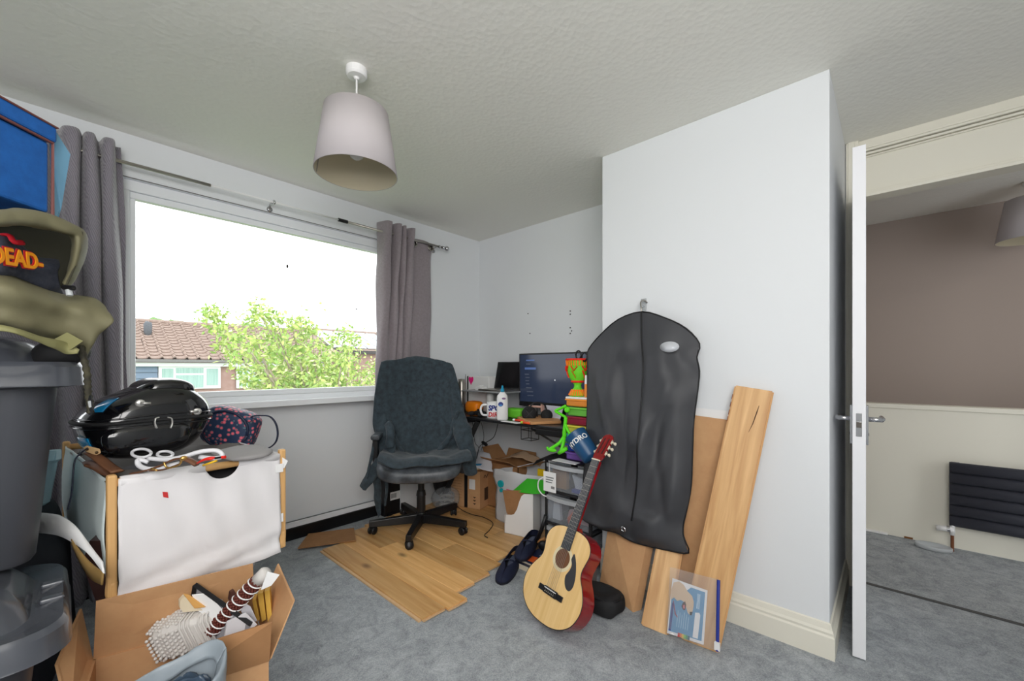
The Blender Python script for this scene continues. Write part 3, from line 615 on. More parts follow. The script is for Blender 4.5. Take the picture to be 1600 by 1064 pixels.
# hub centre bulge
obj('hub',G().cyl(L(0,0,.06),L(0,0,.135),.042,.038,n=20),M['blackmetal'],och,bevel=.003)
RS=rotz(FA)
g=G().ell((0,0,0),(.25,.282,.052),.42,n=40,m=14)
g.v=[V(p.x,p.y,p.z+.02*(abs(p.y)/.26)**2-.035*max(0,p.x-.12)/.13) for p in g.v]; g.xf(Matrix.Translation(CC+V(0,0,.463))@RS.to_4x4())
obj('seat',g,M['leather'],och,smooth=True)
g=G().ell((0,0,0),(.045,.255,.33),.45,n=36,m=18)
g.v=[V(p.x+.03*(p.y/.25)**2-.16*(p.z),p.y*(1-.10*max(0,p.z/.33)),p.z) for p in g.v]; g.xf(Matrix.Translation(CC-fx*.255+V(0,0,.82))@RS.to_4x4())
obj('backrest',g,M['leather'],och,smooth=True)
obj('back_support',G().tube([L(-.10,0,.40),L(-.22,0,.40),L(-.275,0,.46),L(-.30,0,.70)],.02,8,flat=.5),M['blackmetal'],och,smooth=True)
for sg in (-1,1):
    o=obj('armrest',G().box((-.16,-.03,.615 if sg>0 else .655),(.10 if sg<0 else .0,.03,.645 if sg>0 else .69),RS,CC+sx_*sg*.295),M['leather'],och,bevel=.014)
    obj('armrest_support',G().box((-.06,-.022,.40),(.045,.012 if sg<0 else .022,.655 if sg<0 else .62),RS,CC+sx_*sg*.298).box((-.05,-.02 if sg>0 else -.02,.40),(.03,.07,.415),RS,CC+sx_*sg*(.25 if sg>0 else .29)),M['blackmetal'],och,bevel=.004)
# dressing gown draped over the chair
rb=thing('dressing_gown','dark teal velour dressing gown draped over the back and seat of the office chair','dressing gown',CC+V(0,0,.5))
def Rb(x,y,f): 
    # point on vertical plane through the chair at forward offset f
    o=CC+fx*f; r=at(x,y,D=1)-V(0,0,CH); t=(o-V(0,0,CH)).dot(fx)/r.dot(fx); return V(0,0,CH)+r*t
rows=[
 [(600,600,-.305),(622,590,-.315),(650,588,-.32),(680,590,-.315),(705,600,-.305)],
 [(597,570,-.17),(622,566,-.20),(650,561,-.29),(680,566,-.235),(705,571,-.23)],
 [(594,575,-.14),(620,569,-.18),(650,565,-.235),(682,569,-.23),(710,577,-.225)],
 [(589,605,-.13),(618,600,-.18),(651,600,-.235),(685,602,-.225),(717,606,-.20)],
 [(585,640,-.13),(617,640,-.165),(651,642,-.19),(687,642,-.18),(722,640,-.165)],
 [(586,668,-.135),(620,674,-.145),(652,680,-.15),(690,674,-.145),(726,664,-.13)],
 [(596,692,-.08),(624,702,-.10),(656,708,-.10),(692,700,-.10),(730,686,-.08)],
 [(597,704,-.00),(626,711,.02),(658,713,.02),(694,709,.02),(732,700,.0)],
 [(594,708,.10),(626,716,.12),(660,718,.14),(697,714,.12),(734,706,.10)],
 [(592,716,.17),(626,724,.19),(660,726,.20),(697,720,.19),(736,714,.17)],
 [(592,722,.20),(626,731,.222),(660,733,.232),(697,727,.222),(736,720,.20)]]
R_=[[Rb(*p) for p in r] for r in rows]
g=G().sheet(R_,9,6)
nv=[]
for p in g.v:
    h=max(0,min(1,(1.02-p.z)/.35)); q=noise.noise_vector(V(p.x*7,p.y*7,p.z*2.2))*.020*(.35+h)+noise.noise_vector(V(p.x*20,p.y*20,p.z*5))*.006
    nv.append(p+q*.8+fx*.016+V(0,0,.008))
g.v=nv
obj('gown_body',g,M['robe'],rb,smooth=True,thick=.01)
obj('collar',G().tube(smoothpath([Rb(624,577,-.28),Rb(632,566,-.32),Rb(650,560,-.36),Rb(666,564,-.33),Rb(680,578,-.28)],3),[.006]+[.014]*11+[.006] ,8,flat=.8),M['robe'],rb,smooth=True)
def drape(name,pts,rad,flat=.6,up=fx):
    k=5; pp=smoothpath([p for p in pts],k); rr=[]
    for i in range(len(pts)-1):
        for j in range(k): rr.append(rad[i]+(rad[i+1]-rad[i])*j/k)
    rr.append(rad[-1]); g=G().tube(pp,rr,20,flat=flat,up=up)
    g.v=[p+noise.noise_vector(p*14)*.014+noise.noise_vector(p*35)*.004 for p in g.v]
    return obj(name,g,M['robe'],rb,smooth=True,sub=1)
U=sx_
drape('sleeve',[Rb(604,584,-.22),Rb(600,625,-.17),Rb(598,662,-.12),Rb(604,690,-.05),Rb(603,712,.02),Rb(590,728,.06),Rb(575,750,.08),Rb(567,764,.08)],[.035,.05,.055,.058,.052,.048,.042,.034],.45)
drape('sleeve',[Rb(704,590,-.22),Rb(712,628,-.17),Rb(718,655,-.11),Rb(722,672,-.04),Rb(727,692,.03),Rb(732,715,.06),Rb(736,742,.06)],[.035,.045,.052,.066,.066,.055,.042],.5)
drape('gown_hem',[Rb(592,716,.04),Rb(588,740,.03),Rb(591,770,.02),Rb(592,800,.01),Rb(594,806,.01)],[.03,.034,.026,.018,.012],.5)
drape('pocket_fold',[Rb(606,660,-.02),Rb(609,676,.02),Rb(607,700,.03)],[.026,.032,.026],.5)
for q_ in ([(612,590,-.2),(604,640,-.15),(606,680,-.08)],[(700,592,-.2),(708,640,-.14),(712,668,-.08)],[(630,705,-.06),(640,716,.05),(636,722,.16)],[(668,706,-.06),(672,716,.06),(676,722,.16)],[(606,718,.1),(604,760,.06),(601,790,.04)],[(585,690,.02),(580,720,.07),(573,748,.1)],[(726,700,.06),(731,722,.09),(733,742,.09)]):
    drape('gown_fold',[Rb(*q) for q in q_],[.008,.012,.007],.6)
drape('gown_fold',[Rb(618,720,.02),Rb(645,727,.13),Rb(670,726,.15),Rb(700,719,.12),Rb(722,712,.06)],[.012,.02,.022,.022,.014],.8)
drape('gown_fold',[Rb(600,610,-.17),Rb(606,650,-.13),Rb(618,690,-.08),Rb(636,712,-.02)],[.012,.018,.02,.012],.8)
drape('gown_fold',[Rb(716,640,-.11),Rb(706,672,-.08),Rb(694,696,-.05),Rb(676,714,-.02)],[.012,.018,.02,.012],.8)
# ------------------------------------------------------------------ desk and what stands on it
DZ=.768
dk=thing('desk','black computer desk with slanted legs along the right wall','desk',(2.33,2.0,0))
obj('desktop',G().box((2.09,1.21,DZ-.022),(2.60,2.78,DZ)),pm('black_desktop',(30,30,32),.3),dk,bevel=.004)
for y in (2.42,1.42):
    s_=1 if y>2 else -1; y2=y+(.16 if s_>0 else 0)-.01
    obj('leg',G().tube([(2.13,y2-.27*s_ if s_>0 else y,DZ-.03),(2.07,y2+.12*s_ if s_>0 else y+.0,.03)],.026,4,up=(1,0,0)),M['blackmat'],dk,bevel=.004)
    obj('foot',G().box((2.05,(y2+.12 if s_>0 else y)-.03,.016),(2.58,(y2+.12 if s_>0 else y)+.03,.045)),M['blackmat'],dk,bevel=.004)
    obj('top_rail',G().box((2.12,y-.025,DZ-.052),(2.56,y+.025,DZ-.022)),M['blackmat'],dk,bevel=.004)
obj('strut',G().tube([(2.16,1.80,DZ-.04),(2.30,1.52,.55)],.007,8),M['blackmetal'],dk)
obj('cross_bar',G().box((2.56,1.42,.68),(2.58,2.42,.74)),M['blackmetal'],dk)
p=at(851,684,X=2.13); obj('headphone_bracket',G().box((2.10,1.45,DZ-.065),(2.20,1.72,DZ-.022)),M['blackmetal'],dk,bevel=.006)
c=at(825,680,X=2.14); g=G()
for z in (c.z+.035,c.z-.03):
    for a,b in (((-.04,-.045),(.04,-.045)),((.04,-.045),(.04,.045)),((.04,.045),(-.04,.045)),((-.04,.045),(-.04,-.045))): g.cyl((2.16+a[0],c.y+a[1],z),(2.16+b[0],c.y+b[1],z),.0025,n=6)
for a in ((-.04,-.045),(.04,-.045),(.04,.045),(-.04,.045)): g.cyl((2.16+a[0],c.y+a[1],c.z-.03),(2.16+a[0],c.y+a[1],DZ-.024),.0025,n=6)
obj('wire_cup_holder',g,M['blackmetal'],dk)
# monitor
mt=thing('monitor','large black monitor showing a dark text screen on the desk','monitor',(2.42,1.80,DZ))
y0,y1,z0,z1=1.40,2.158,.845,1.252; MX=2.45
obj('bezel',G().box((MX-.012,y0,z0),(MX+.03,y1,z1)),M['black'],mt,bevel=.003)
scr=obj('screen',G().box((MX-.0135,y0+.012,z0+.035),(MX-.011,y1-.012,z1-.012)),pm('lit_dark_screen',(34,42,60),.12,emit=.55),mt)
MB_=pm('screen_blue',(70,96,150),.3,emit=.35); MG_=pm('screen_grey',(84,90,104),.3,emit=.15)
for k,(x,y,wd,hh) in enumerate([(822,562,18,3),(820,574,24,5),(820,584,9,2),(821,589,9,2),(821,594,8,2),(822,599,7,2),(822,605,12,2),(823,611,14,2),(824,617,13,2),(822,568,10,2)]):
    a=at(x,y,X=MX-.014); 
    obj('screen_text',G().box((MX-.0142,a.y-wd*.0046,a.z-hh*.0034),(MX-.0136,a.y,a.z)),MB_ if k in(0,1) else MG_,scr)
c=at(867,594,X=MX-.0142); obj('screen_cursor',G().ell(c,(.0005,.004,.004),n=8,m=6),pm('cursor_white',(245,245,245),.3,emit=1),scr)
obj('stand',G().box((MX+.0,1.74,DZ+.012),(MX+.03,1.82,z0+.06)),M['black'],mt,bevel=.004); obj('stand_foot',G().box((MX-.09,1.64,DZ),(MX+.10,1.94,DZ+.014)),M['black'],mt,bevel=.005)
# riser + laptop
rs=thing('shelf_riser','small grey shelf on splayed white legs standing on the left of the desk','shelf',(2.40,2.36,DZ))
RZ=.958
obj('riser_top',G().box((2.24,2.14,RZ-.012),(2.56,2.62,RZ)),pm('grey_glass_shelf',(150,152,154),.3),rs,bevel=.003)
for y,s in ((2.60,1),(2.17,-1)):
    for x in (2.26,2.54): obj('leg',G().tube([(x,y,RZ-.012),(x,y+s*.03,DZ)],.009,6),M['white'] if s<0 else M['steel'],rs)
lp=thing('laptop','open black laptop on the small grey desk shelf','laptop',(2.40,2.30,RZ))
obj('keyboard_base',G().box((2.26,2.155,RZ),(2.45,2.44,RZ+.014)),M['steel'],lp,bevel=.003)
a=math.radians(12); g=G().box((0,0,0),(.008,.315,.225)); g.xf(Matrix.Translation((2.44,2.125,RZ+.012))@Matrix.Rotation(a,4,'Y')); ld=obj('lid',g,M['black'],lp,bevel=.002)
g=G().box((-.0012,.010,.012),(0,.305,.215)); g.xf(Matrix.Translation((2.44,2.125,RZ+.012))@Matrix.Rotation(a,4,'Y')); obj('screen',g,pm('off_screen',(22,22,24),.12),ld)
# white unit with heart
wu=thing('computer_case','slim white upright computer case with a pink heart sticker on the desk','computer case',(2.45,2.70,DZ))
a=at(757,588,X=2.40);b=at(726,588,X=2.40)
obj('case',G().box((2.40,2.46,DZ),(2.52,2.765,1.068)),M['white'],wu,bevel=.006)
obj('case_edge',G().box((2.395,2.715,DZ),(2.41,2.727,1.068)),M['black'],wu)
hp_=[(math.sin(t)**3*16,13*math.cos(t)-5*math.cos(2*t)-2*math.cos(3*t)-math.cos(4*t)) for t in [2*PI*k/30 for k in range(30)]]
c=at(736,594,X=2.399); obj('heart_sticker',G().prism([(2.3985,c.y+x*.0019,c.z+y*.0026) for x,y in hp_],(.0012,0,0)),pm('hot_pink',(240,20,130),.5),wu)
obj('slot',G().box((2.3985,c.y+.07,c.z-.10),(2.4,c.y+.074,c.z+.05)),M['black'],wu)
tag(obj('steel_flask',G().lathe([(0,0),(.032,0),(.034,.01),(.034,.235),(.028,.25),(.028,.275),(.0,.28)],24,(2.30,2.69,DZ)),M['steel'],smooth=True),'tall brushed steel flask on the desk just right of the office chair','flask')
c=at(752,606,X=2.30); g=G().box((2.27,c.y-.045,RZ),(2.33,c.y+.04,RZ+.03)).cyl((2.30,c.y,RZ+.03),(2.30,c.y,RZ+.04),.02)
tag(obj('small_device',g,M['white'],bevel=.008),'small white rounded gadget on the left end of the grey desk shelf','gadget')
c=at(741,644,X=2.30); g=G().ell((2.30,c.y,DZ+.05),(.05,.078,.05),.55)
oc=thing('headphone_case','bright orange rounded hard case standing on the desk','case',(2.30,c.y,DZ))
obj('case_shell',g,pm('bright_orange',(250,140,20),.45),oc,smooth=True); obj('zip',G().lathe([(.0505,-.002),(.052,0),(.0505,.002)],32,(2.30,c.y,DZ+.05),Matrix.Rotation(PI/2,3,'Y')@Matrix.Diagonal((1,1.53,1)).to_3x3(),closed=True),pm('darker_orange',(214,104,10),.5),oc,smooth=True)
c=at(750,648,X=2.19); g=G().ell((c.x,c.y,DZ+.022),(.035,.06,.020),.8).ell((c.x-.035,c.y+.055,DZ+.018),(.04,.02,.018)).ell((c.x-.035,c.y-.055,DZ+.018),(.04,.02,.018))
gc=thing('game_controller','black game controller lying on the desk beside the white mug','controller',(c.x,c.y,DZ)); obj('controller_body',g,M['blackmat'],gc,smooth=True)
for s in (-1,1): obj('thumbstick',G().cyl((c.x,c.y+s*.022,DZ+.035),(c.x,c.y+s*.022,DZ+.052),.006,.009),M['black'],gc)
# mug
c=at(773,652,X=2.17); MU=V(c.x,c.y,DZ)
mg=thing('mug','white mug with blue and red lettering near the front edge of the desk','mug',MU)
obj('cup',G().lathe([(0,0),(.052,0),(.057,.004),(.059,.120),(.055,.120),(.053,.012),(0,.012)],36,MU),M['white'],mg,smooth=True)
hd=V(-C_*0-.55,.83,0).normalized(); hd=V(-S_,C_,0)
obj('handle',G().tube(smoothpath([MU+hd*.056+V(0,0,.10),MU+hd*.092+V(0,0,.095),MU+hd*.104+V(0,0,.06),MU+hd*.09+V(0,0,.026),MU+hd*.056+V(0,0,.022)],4),.008,10),M['white'],mg,smooth=True)
def curved_text(s,m,cen,r,ang,z,size,parent,dirn=1,bold=.002,shear=0,label=None):
    cu=bpy.data.curves.new('t','FONT'); cu.body=s; cu.size=size; cu.extrude=.0006; cu.offset=bold; cu.shear=shear
    to=bpy.data.objects.new('t',cu); C.objects.link(to); dg=bpy.context.evaluated_depsgraph_get(); dg.update()
    me=bpy.data.meshes.new_from_object(to.evaluated_get(dg)); bpy.data.objects.remove(to); bpy.data.curves.remove(cu)
    bm=bmesh.new(); bm.from_mesh(me); bmesh.ops.subdivide_edges(bm,edges=[e for e in bm.edges if e.calc_length()>r*.25],cuts=2); bm.to_mesh(me); bm.free()
    Wi=WM[parent].inverted()
    for v in me.vertices:
        a=ang+v.co.x/r; rr=r+v.co.z+.0008
        v.co=Wi@(cen+V(rr*math.cos(a),rr*math.sin(a),z+v.co.y))
    me.materials.clear(); me.materials.append(m); o=bpy.data.objects.new('lettering',me); C.objects.link(o); o.parent=parent; WM[o]=WM[parent]
    if label: o['label']=label
    return o
M['navyp']=pm('navy_print',(32,50,130),.4); M['redp']=pm('red_print',(206,40,44),.4)
ta=math.atan2(-MU.y,-MU.x)-.50
curved_text('SPORTS',M['navyp'],MU,.0590,ta-.42,.062,.052,mg,shear=.25,bold=.0022,label='navy lettering')
curved_text('DIRECT',M['redp'],MU,.0585,ta-.42,.016,.046,mg,shear=.2,bold=.0014,label='red lettering')
# glue bottle
c=at(784,652,X=2.14); GB=V(c.x-.01,c.y-.028,DZ); GB=at(785,660,X=2.125); GB.z=DZ
gl=thing('glue_bottle','tall white squeezy glue bottle with a blue cap beside the mug','bottle',GB)
Mx=Matrix.Rotation(math.atan2(-GB.x,GB.y),3,'Z')@Matrix.Diagonal((1.0,.62,1)).to_3x3()
obj('bottle_body',G().lathe([(0,0),(.036,0),(.040,.008),(.040,.15),(.036,.175),(.018,.198),(.012,.205),(0,.205)],28,GB,Mx),M['white'],gl,smooth=True)
obj('cap',G().lathe([(0,.20),(.013,.20),(.013,.218),(.009,.222),(.006,.245),(0,.247)],20,GB),pm('cap_blue',(30,150,190),.35),gl,smooth=True)
dv=(V(0,0,0)-GB); dv.z=0; dv.normalize(); sv_=V(-dv.y,dv.x,0)
def lab(dx,z,rx,rz,m,par,name,o=.026):
    ctr=GB+dv*o+sv_*dx+V(0,0,z); return obj(name,G().prism([ctr+sv_*rx*math.cos(t)+V(0,0,rz*math.sin(t)) for t in [2*PI*k/20 for k in range(20)]],dv*.0008),m,par)
lb=lab(-.012,.115,.018,.016,M['navyp'],gl,'label_badge'); lab(.010,.155,.014,.007,pm('label_mauve',(120,90,130),.5),gl,'label_badge'); lab(-.012,.108,.012,.005,pm('sky_print',(60,140,210),.5),lb,'badge_stripe',.0272)
tag(obj('spray_can',G().lathe([(0,0),(.030,0),(.032,.006),(.032,.15),(.026,.158),(.024,.175),(.0,.178)],24,(2.34,at(766,630,X=2.34).y,DZ)),pm('pale_grey_can',(214,214,212),.35),smooth=True),'pale grey cylinder can under the small desk shelf behind the mug','can')
c=at(804,646,X=2.28); g=G().cbox((2.30,c.y,DZ+.035),(.10,.16,.07))
tag(obj('green_pouch',g,pm('lime_green',(110,205,50),.6),bevel=.015),'lime green rectangular pouch on the desk between bottle and headphones','pouch')
c=at(827,644,X=2.21)
hh=thing('headphones','black over-ear headphones standing on the desk in front of the monitor','headphones',(c.x,c.y,DZ))
dd=(V(0,0,c.z)-c); dd.z=0; dd.normalize(); RM=Matrix.Rotation(math.atan2(dd.y,dd.x),3,'Z')@Matrix.Rotation(PI/2,3,'Y')
hc_=V(c.x,c.y,DZ+.052)
e=obj('ear_cup',G().lathe([(0,.028),(.044,.024),(.052,.012),(.052,-.008),(.040,-.02),(0,-.02)],28,hc_,RM),M['blackmat'],hh,smooth=True)
obj('cup_cross',G().box((-.034,-.002,.026),(.034,.002,.0285),RM@Matrix.Rotation(.75,3,'Z'),hc_).box((-.034,-.002,.026),(.034,.002,.0285),RM@Matrix.Rotation(-.75,3,'Z'),hc_),M['black'],e)
h2=hc_-dd*.02+V(dd.y,-dd.x,0)*.0+V(.07,-.10,-.012)
obj('ear_cup',G().lathe([(0,.022),(.036,.02),(.042,.0),(.036,-.016),(0,-.016)],28,h2,RM),M['blackmat'],hh,smooth=True)
obj('headband',G().tube(smoothpath([hc_+V(0,0,.04),hc_+V(.03,-.02,.075),hc_+V(.06,-.08,.07),h2+V(0,0,.035)],4),.008,8,flat=.6),M['black'],hh,smooth=True)
c=at(836,633,X=2.30)
md=thing('desk_microphone','small black desktop microphone with a pale rose bar in front of the monitor','microphone',(c.x,c.y,DZ))
obj('mic_stand',G().cyl((c.x,c.y-.02,DZ),(c.x,c.y-.02,DZ+.10),.005).lathe([(0,0),(.04,0),(.04,.008),(0,.01)],20,(c.x,c.y-.02,DZ)),M['blackmetal'],md)
obj('mic_bar',G().box((c.x-.012,c.y-.07,DZ+.088),(c.x+.012,c.y+.05,DZ+.102)).box((c.x-.015,c.y-.075,DZ+.06),(c.x+.015,c.y-.062,DZ+.122)),pm('rose_metal',(220,176,160),.35,.3),md,bevel=.003)
P4=[at(808,655,Z=DZ+.002),at(868,652,Z=DZ+.002),at(877,662,Z=DZ+.002),at(830,664,Z=DZ+.002)]
tag(obj('wooden_board',G().prism(P4,(0,0,.02)),pm('tan_board',(204,150,100),.6),bevel=.004),'tan wooden board lying on the desk in front of the monitor','board')
for x,y,lbl,col in ((812,657,'short red marker pen tip beside the tan board on the desk',(236,70,44)),(825,661,'orange red marker pen lying against the tan board near the desk edge',(246,90,40))):
    c=at(x,y,Z=DZ+.008); m_=thing('marker_pen',lbl,'pen',(c.x,c.y,DZ)); a=c+V(0,.04,0)-V(0,0,.0); b=c-V(0,.045,0)
    a.z=b.z=DZ+.0078; obj('barrel',G().cyl(a,b,.008,n=14),pm('marker_'+str(x),col,.4),m_,smooth=True); obj('cap',G().cyl(a+V(0,.02,0),a,.0085,n=14),M['white'] if x<820 else pm('marker_green',(180,200,60),.4),m_)
c=at(802,660,Z=DZ); tag(obj('paper_strip',G().prism([c+V(-.02,.10,0),c+V(.02,.10,0),c+V(.03,-.08,0),c+V(-.03,-.06,0)],(0,0,.003)),M['white']),'narrow white paper strip on the desk in front of the green pouch','paper')
c=at(855,642,X=2.33); g=G().prism([(2.33,c.y+.05,DZ),(2.31,c.y-.12,DZ),(2.36,c.y-.12,DZ+.10),(2.38,c.y+.05,DZ+.10)],(.004,0,.0015))
tag(obj('paper_card',g,pm('pale_lilac_card',(206,206,216),.6)),'pale grey card leaning in front of the monitor beside the green figure','card')
# cables
def cable(pts,r,label,parent=None,m=None,name='cable'):
    o=obj(name,G().tube(smoothpath(pts,5),r,6),m or M['black'],parent,smooth=True)
    return tag(o,label,'cable') if parent is None else o
ck=thing('hanging_cable','thin black cable with an inline switch hanging below the left end of the desk','cable',(2.3,2.4,.3))
p=[at(766,668,X=2.2),at(771,678,X=2.24),at(776,665,X=2.2)]
cable([at(778,662,X=2.2),at(772,682,X=2.22),at(760,691,X=2.24),at(750,697,X=2.26),at(746,710,X=2.28),at(744,722,X=2.3)],.003,'',ck)
cable([at(738,655,X=2.3),at(742,690,X=2.3),at(748,700,X=2.28),at(744,720,X=2.3)],.002,'',ck); cable([at(752,660,X=2.3),at(756,682,X=2.3),at(752,704,X=2.3)],.002,'',ck)
obj('inline_switch',G().ell(at(757,693,X=2.24),(.012,.032,.012),.6,R=Matrix.Rotation(.35,3,'X')),M['black'],ck,smooth=True)
cable([at(710,787,Z=.02),at(722,797,Z=.019),at(738,804,Z=.019),at(755,808,Z=.019),at(770,817,Z=.019),at(765,828,Z=.019),at(757,836,Z=.019),at(762,840,Z=.02)],.003,'thin black cable snaking over the oak boards from the brown carton')
# socket, wall marks
so=thing('wall_socket','dark metal double socket low on the right wall behind the cardboard boxes','socket',(XF-.004,2.62,.33))
c=at(774,709,X=XF-.008); obj('socket_plate',G().box((XF-.010,c.y-.085,c.z-.045),(XF,c.y+.08,c.z+.045)),pm('bronze_plate',(84,76,74),.35,.6),so,bevel=.003)
for s in (-.04,.035): obj('socket_face',G().box((XF-.012,c.y+s-.028,c.z-.03),(XF-.0095,c.y+s+.028,c.z+.02)),M['black'],so)
for k,(x,y) in enumerate([(825,490),(891,486),(891,491),(891,512),(891,521),(828,521),(893,517)]):
    c=at(x,y,X=XF-.001)
    obj('screw_hole',G().cyl((XF-.003,c.y,c.z),(XF+.002,c.y,c.z),.005,n=10),M['blackmat'],bpy.data.objects['wall_right'])
# ------------------------------------------------------------------ boxes under the desk
def carton(name,label,P,h,m,flaps=(),t=.005,cat='box',z0=.015,inner=True):
    # P: 4 base corners (counter-clockwise seen from above)
    P=[V(p[0],p[1],z0) for p in P]; T=thing(name,label,cat,(sum(p.x for p in P)/4,sum(p.y for p in P)/4,z0))
    cen=sum(P,V(0,0,0))/4
    obj('bottom',G().prism(P,(0,0,t)),m,T)
    for i in range(4):
        a,b=P[i],P[(i+1)%4]; e=(b-a).normalized(); nn=V(e.y,-e.x,0)
        if nn.dot(a-cen)<0: nn=-nn
        g=G().prism([a,b,b+V(0,0,h),a+V(0,0,h)],-nn*t); obj('side_panel',g,m,T)
    for i,L_,ang,sk in flaps:
        a,b=P[i]+V(0,0,h),P[(i+1)%4]+V(0,0,h); e=(b-a).normalized(); nn=V(e.y,-e.x,0)
        if nn.dot(a-cen)<0: nn=-nn
        dv_=nn*math.cos(ang)+V(0,0,math.sin(ang)); off=dv_.cross(e).normalized()*t
        obj('flap',G().prism([a+off*.02,b+off*.02,b+dv_*L_-e*sk,a+dv_*L_+e*sk],off),m,T)
    return T
b1=carton('cardboard_carton','brown printed cardboard carton on the oak boards right of the office chair','',0,M['card']) if False else None
A=V(2.236,2.392,0); B=V(2.157,2.655,0); D=V(2.50,2.47,0)
b1=carton('cardboard_carton','brown printed cardboard carton on the oak boards right of the office chair',[A,D,D+(B-A),B],.30,M['card'])
obj('top_panel',G().prism([q+V(0,0,.312) for q in (A,D,D+(B-A),B)],(0,0,.004)),M['card'],b1)
e1=(B-A).normalized(); n1=V(-e1.y,e1.x,0); n1=n1 if n1.x<0 else -n1
e2=(D-A).normalized(); n2=V(e2.y,-e2.x,0); n2=n2 if n2.y<0 else -n2
def onface(e,nn,u0,u1,z0,z1,m,name,o=.0006): obj(name,G().prism([A+e*u0+V(0,0,z0),A+e*u1+V(0,0,z0),A+e*u1+V(0,0,z1),A+e*u0+V(0,0,z1)],nn*o),m,b1)
for k in range(8): onface(e1,n1,.17,.255,.09+k*.022,.093+k*.022,M['card2'],'printed_line')
onface(e1,n1,.115,.145,.02,.29,M['black'],'packing_strap',.002); onface(e1,n1,.045,.10,.17,.25,M['white'],'paper_label')
onface(e2,n2,.07,.17,.07,.17,pm('printed_brown_square',(70,50,36),.8),'printed_picture')
for z in (.05,.075,.10): obj('printed_arrow',G().prism([A+e1*.05+V(0,0,z),A+e1*.035+V(0,0,z+.012),A+e1*.065+V(0,0,z+.012)],n1*.0008),pm('print_dark',(60,46,36),.8),b1)
obj('printed_logo',G().tube(smoothpath([A+e2*.06+V(0,0,.255)+n2*.001,A+e2*.08+V(0,0,.275)+n2*.001,A+e2*.10+V(0,0,.25)+n2*.001,A+e2*.13+V(0,0,.275)+n2*.001,A+e2*.16+V(0,0,.25)+n2*.001],4),.003,5),pm('print_dark2',(60,46,36),.8),b1)
c=V(2.26,2.44,.331); j=thing('jar','small squat cream jar with a blue lid on the brown carton','jar',c)
obj('jar_body',G().lathe([(0,0),(.034,0),(.036,.006),(.036,.028),(0,.028)],24,c),pm('cream_jar',(232,224,190),.4),j,smooth=True); obj('lid',G().lathe([(0,.028),(.038,.028),(.038,.042),(0,.043)],24,c),pm('teal_lid',(30,130,180),.4),j)
b2=carton('open_carton','open brown carton with raised flaps standing behind by the wall socket',[(2.36,2.10),(2.59,2.10),(2.59,2.44),(2.36,2.44)],.36,M['card2'],[(3,.10,.5,.01),(0,.12,.25,.02),(2,.13,.9,.02),(1,.08,1.4,.02)])
g=G().sheet([[V(2.22,2.62,.36),V(2.34,2.58,.43),V(2.38,2.44,.44)],[V(2.19,2.56,.36),V(2.27,2.48,.39),V(2.33,2.36,.40)],[V(2.18,2.50,.34),V(2.22,2.40,.345),V(2.28,2.29,.33)]],6,6,.012,18)
tag(obj('crumpled_wrapper',g,pm('white_wrapper',(212,212,218),.5),smooth=True,thick=.003),'crumpled white plastic wrapping on top of the brown carton','wrapping')
g=G().sheet([[V(2.52,2.34,.40),V(2.54,2.2,.46),V(2.58,2.02,.40)],[V(2.45,2.36,.39),V(2.46,2.18,.43),V(2.5,2.0,.38)]],6,6,.012,18)
tag(obj('brown_paper',g,pm('kraft_paper',(196,164,134),.8),smooth=True,thick=.003),'crumpled light brown paper poking out beside the white carrier bag','paper')
# white carrier bag with a file box in front
g=G(); bgP=[(2.19,2.17),(2.17,1.95),(2.30,1.72),(2.44,1.66),(2.56,1.80),(2.54,2.0),(2.40,2.12)]
rows=[]
for i,z in enumerate((.018,.12,.25,.33,.385)):
    s=[1,1.0,1.0,1.0,.98][i]; cx,cy=2.38,1.90
    rows.append([V(cx+(x-cx)*s,cy+(y-cy)*s*(1.1 if i>2 else 1),z+(.012*math.sin(k*1.7) if i==4 else 0)) for k,(x,y) in enumerate(bgP+[bgP[0]])])
cb=thing('carrier_bag','white plastic carrier bag standing under the desk with a teal logo','bag',(2.38,1.9,.016))
obj('bag_body',G().sheet(rows,6,5,.008,14),pm('white_polythene',(222,224,228),.35,trans=.15),cb,smooth=True,thick=.002)
for x,y,rr in ((782,756,5.5),(783,766,3)):
    c=at(x,y,X=2.158); obj('logo',G().prism([c+V(-.004,rr*.0047*math.cos(t)*1.0,rr*.0047*math.sin(t)) for t in [2*PI*k/20 for k in range(20)]],(.012,0,0)),pm('teal_print',(20,165,175),.4),cb)
c=at(796,766,X=2.158); obj('logo',G().box((2.156,c.y-.03,c.z-.002),(2.170,c.y+.03,c.z+.003)),pm('pink_print',(235,110,140),.4),cb)
A2=V(2.043,1.940,.016); B2=V(2.089,1.726,.016); e=(B2-A2).normalized(); nn=V(-e.y,e.x,0); nn=nn if nn.x>0 else -nn; Lm=(B2-A2).length
mf=thing('magazine_file','white cardboard magazine file holding papers in front of the carrier bag','magazine file',(2.15,1.85,.016))
prof=[(0,0),(Lm,0),(Lm,.295),(Lm*.68,.285),(Lm*.60,.27),(Lm*.52,.23),(Lm*.44,.175),(Lm*.34,.14),(Lm*.24,.13),(.01,.125)]
Wm=.10; Dm=.22
g0=[A2+e*x+V(0,0,z) for x,z in prof]
obj('side_panel',G().prism(g0,nn*.003),M['white'],mf); obj('side_panel',G().prism([q+nn*Wm for q in g0],nn*.003),M['white'],mf)
obj('end_panel',G().prism([B2,B2+nn*(Wm+.003),B2+nn*(Wm+.003)+V(0,0,.295),B2+V(0,0,.295)],-e*.003),M['white'],mf); obj('end_panel',G().prism([A2,A2+nn*(Wm+.003),A2+nn*(Wm+.003)+V(0,0,.125),A2+V(0,0,.125)],e*.003),M['white'],mf); obj('base',G().prism([A2,B2,B2+nn*Wm,A2+nn*Wm],(0,0,.003)),M['white'],mf)
q0=A2+nn*.03
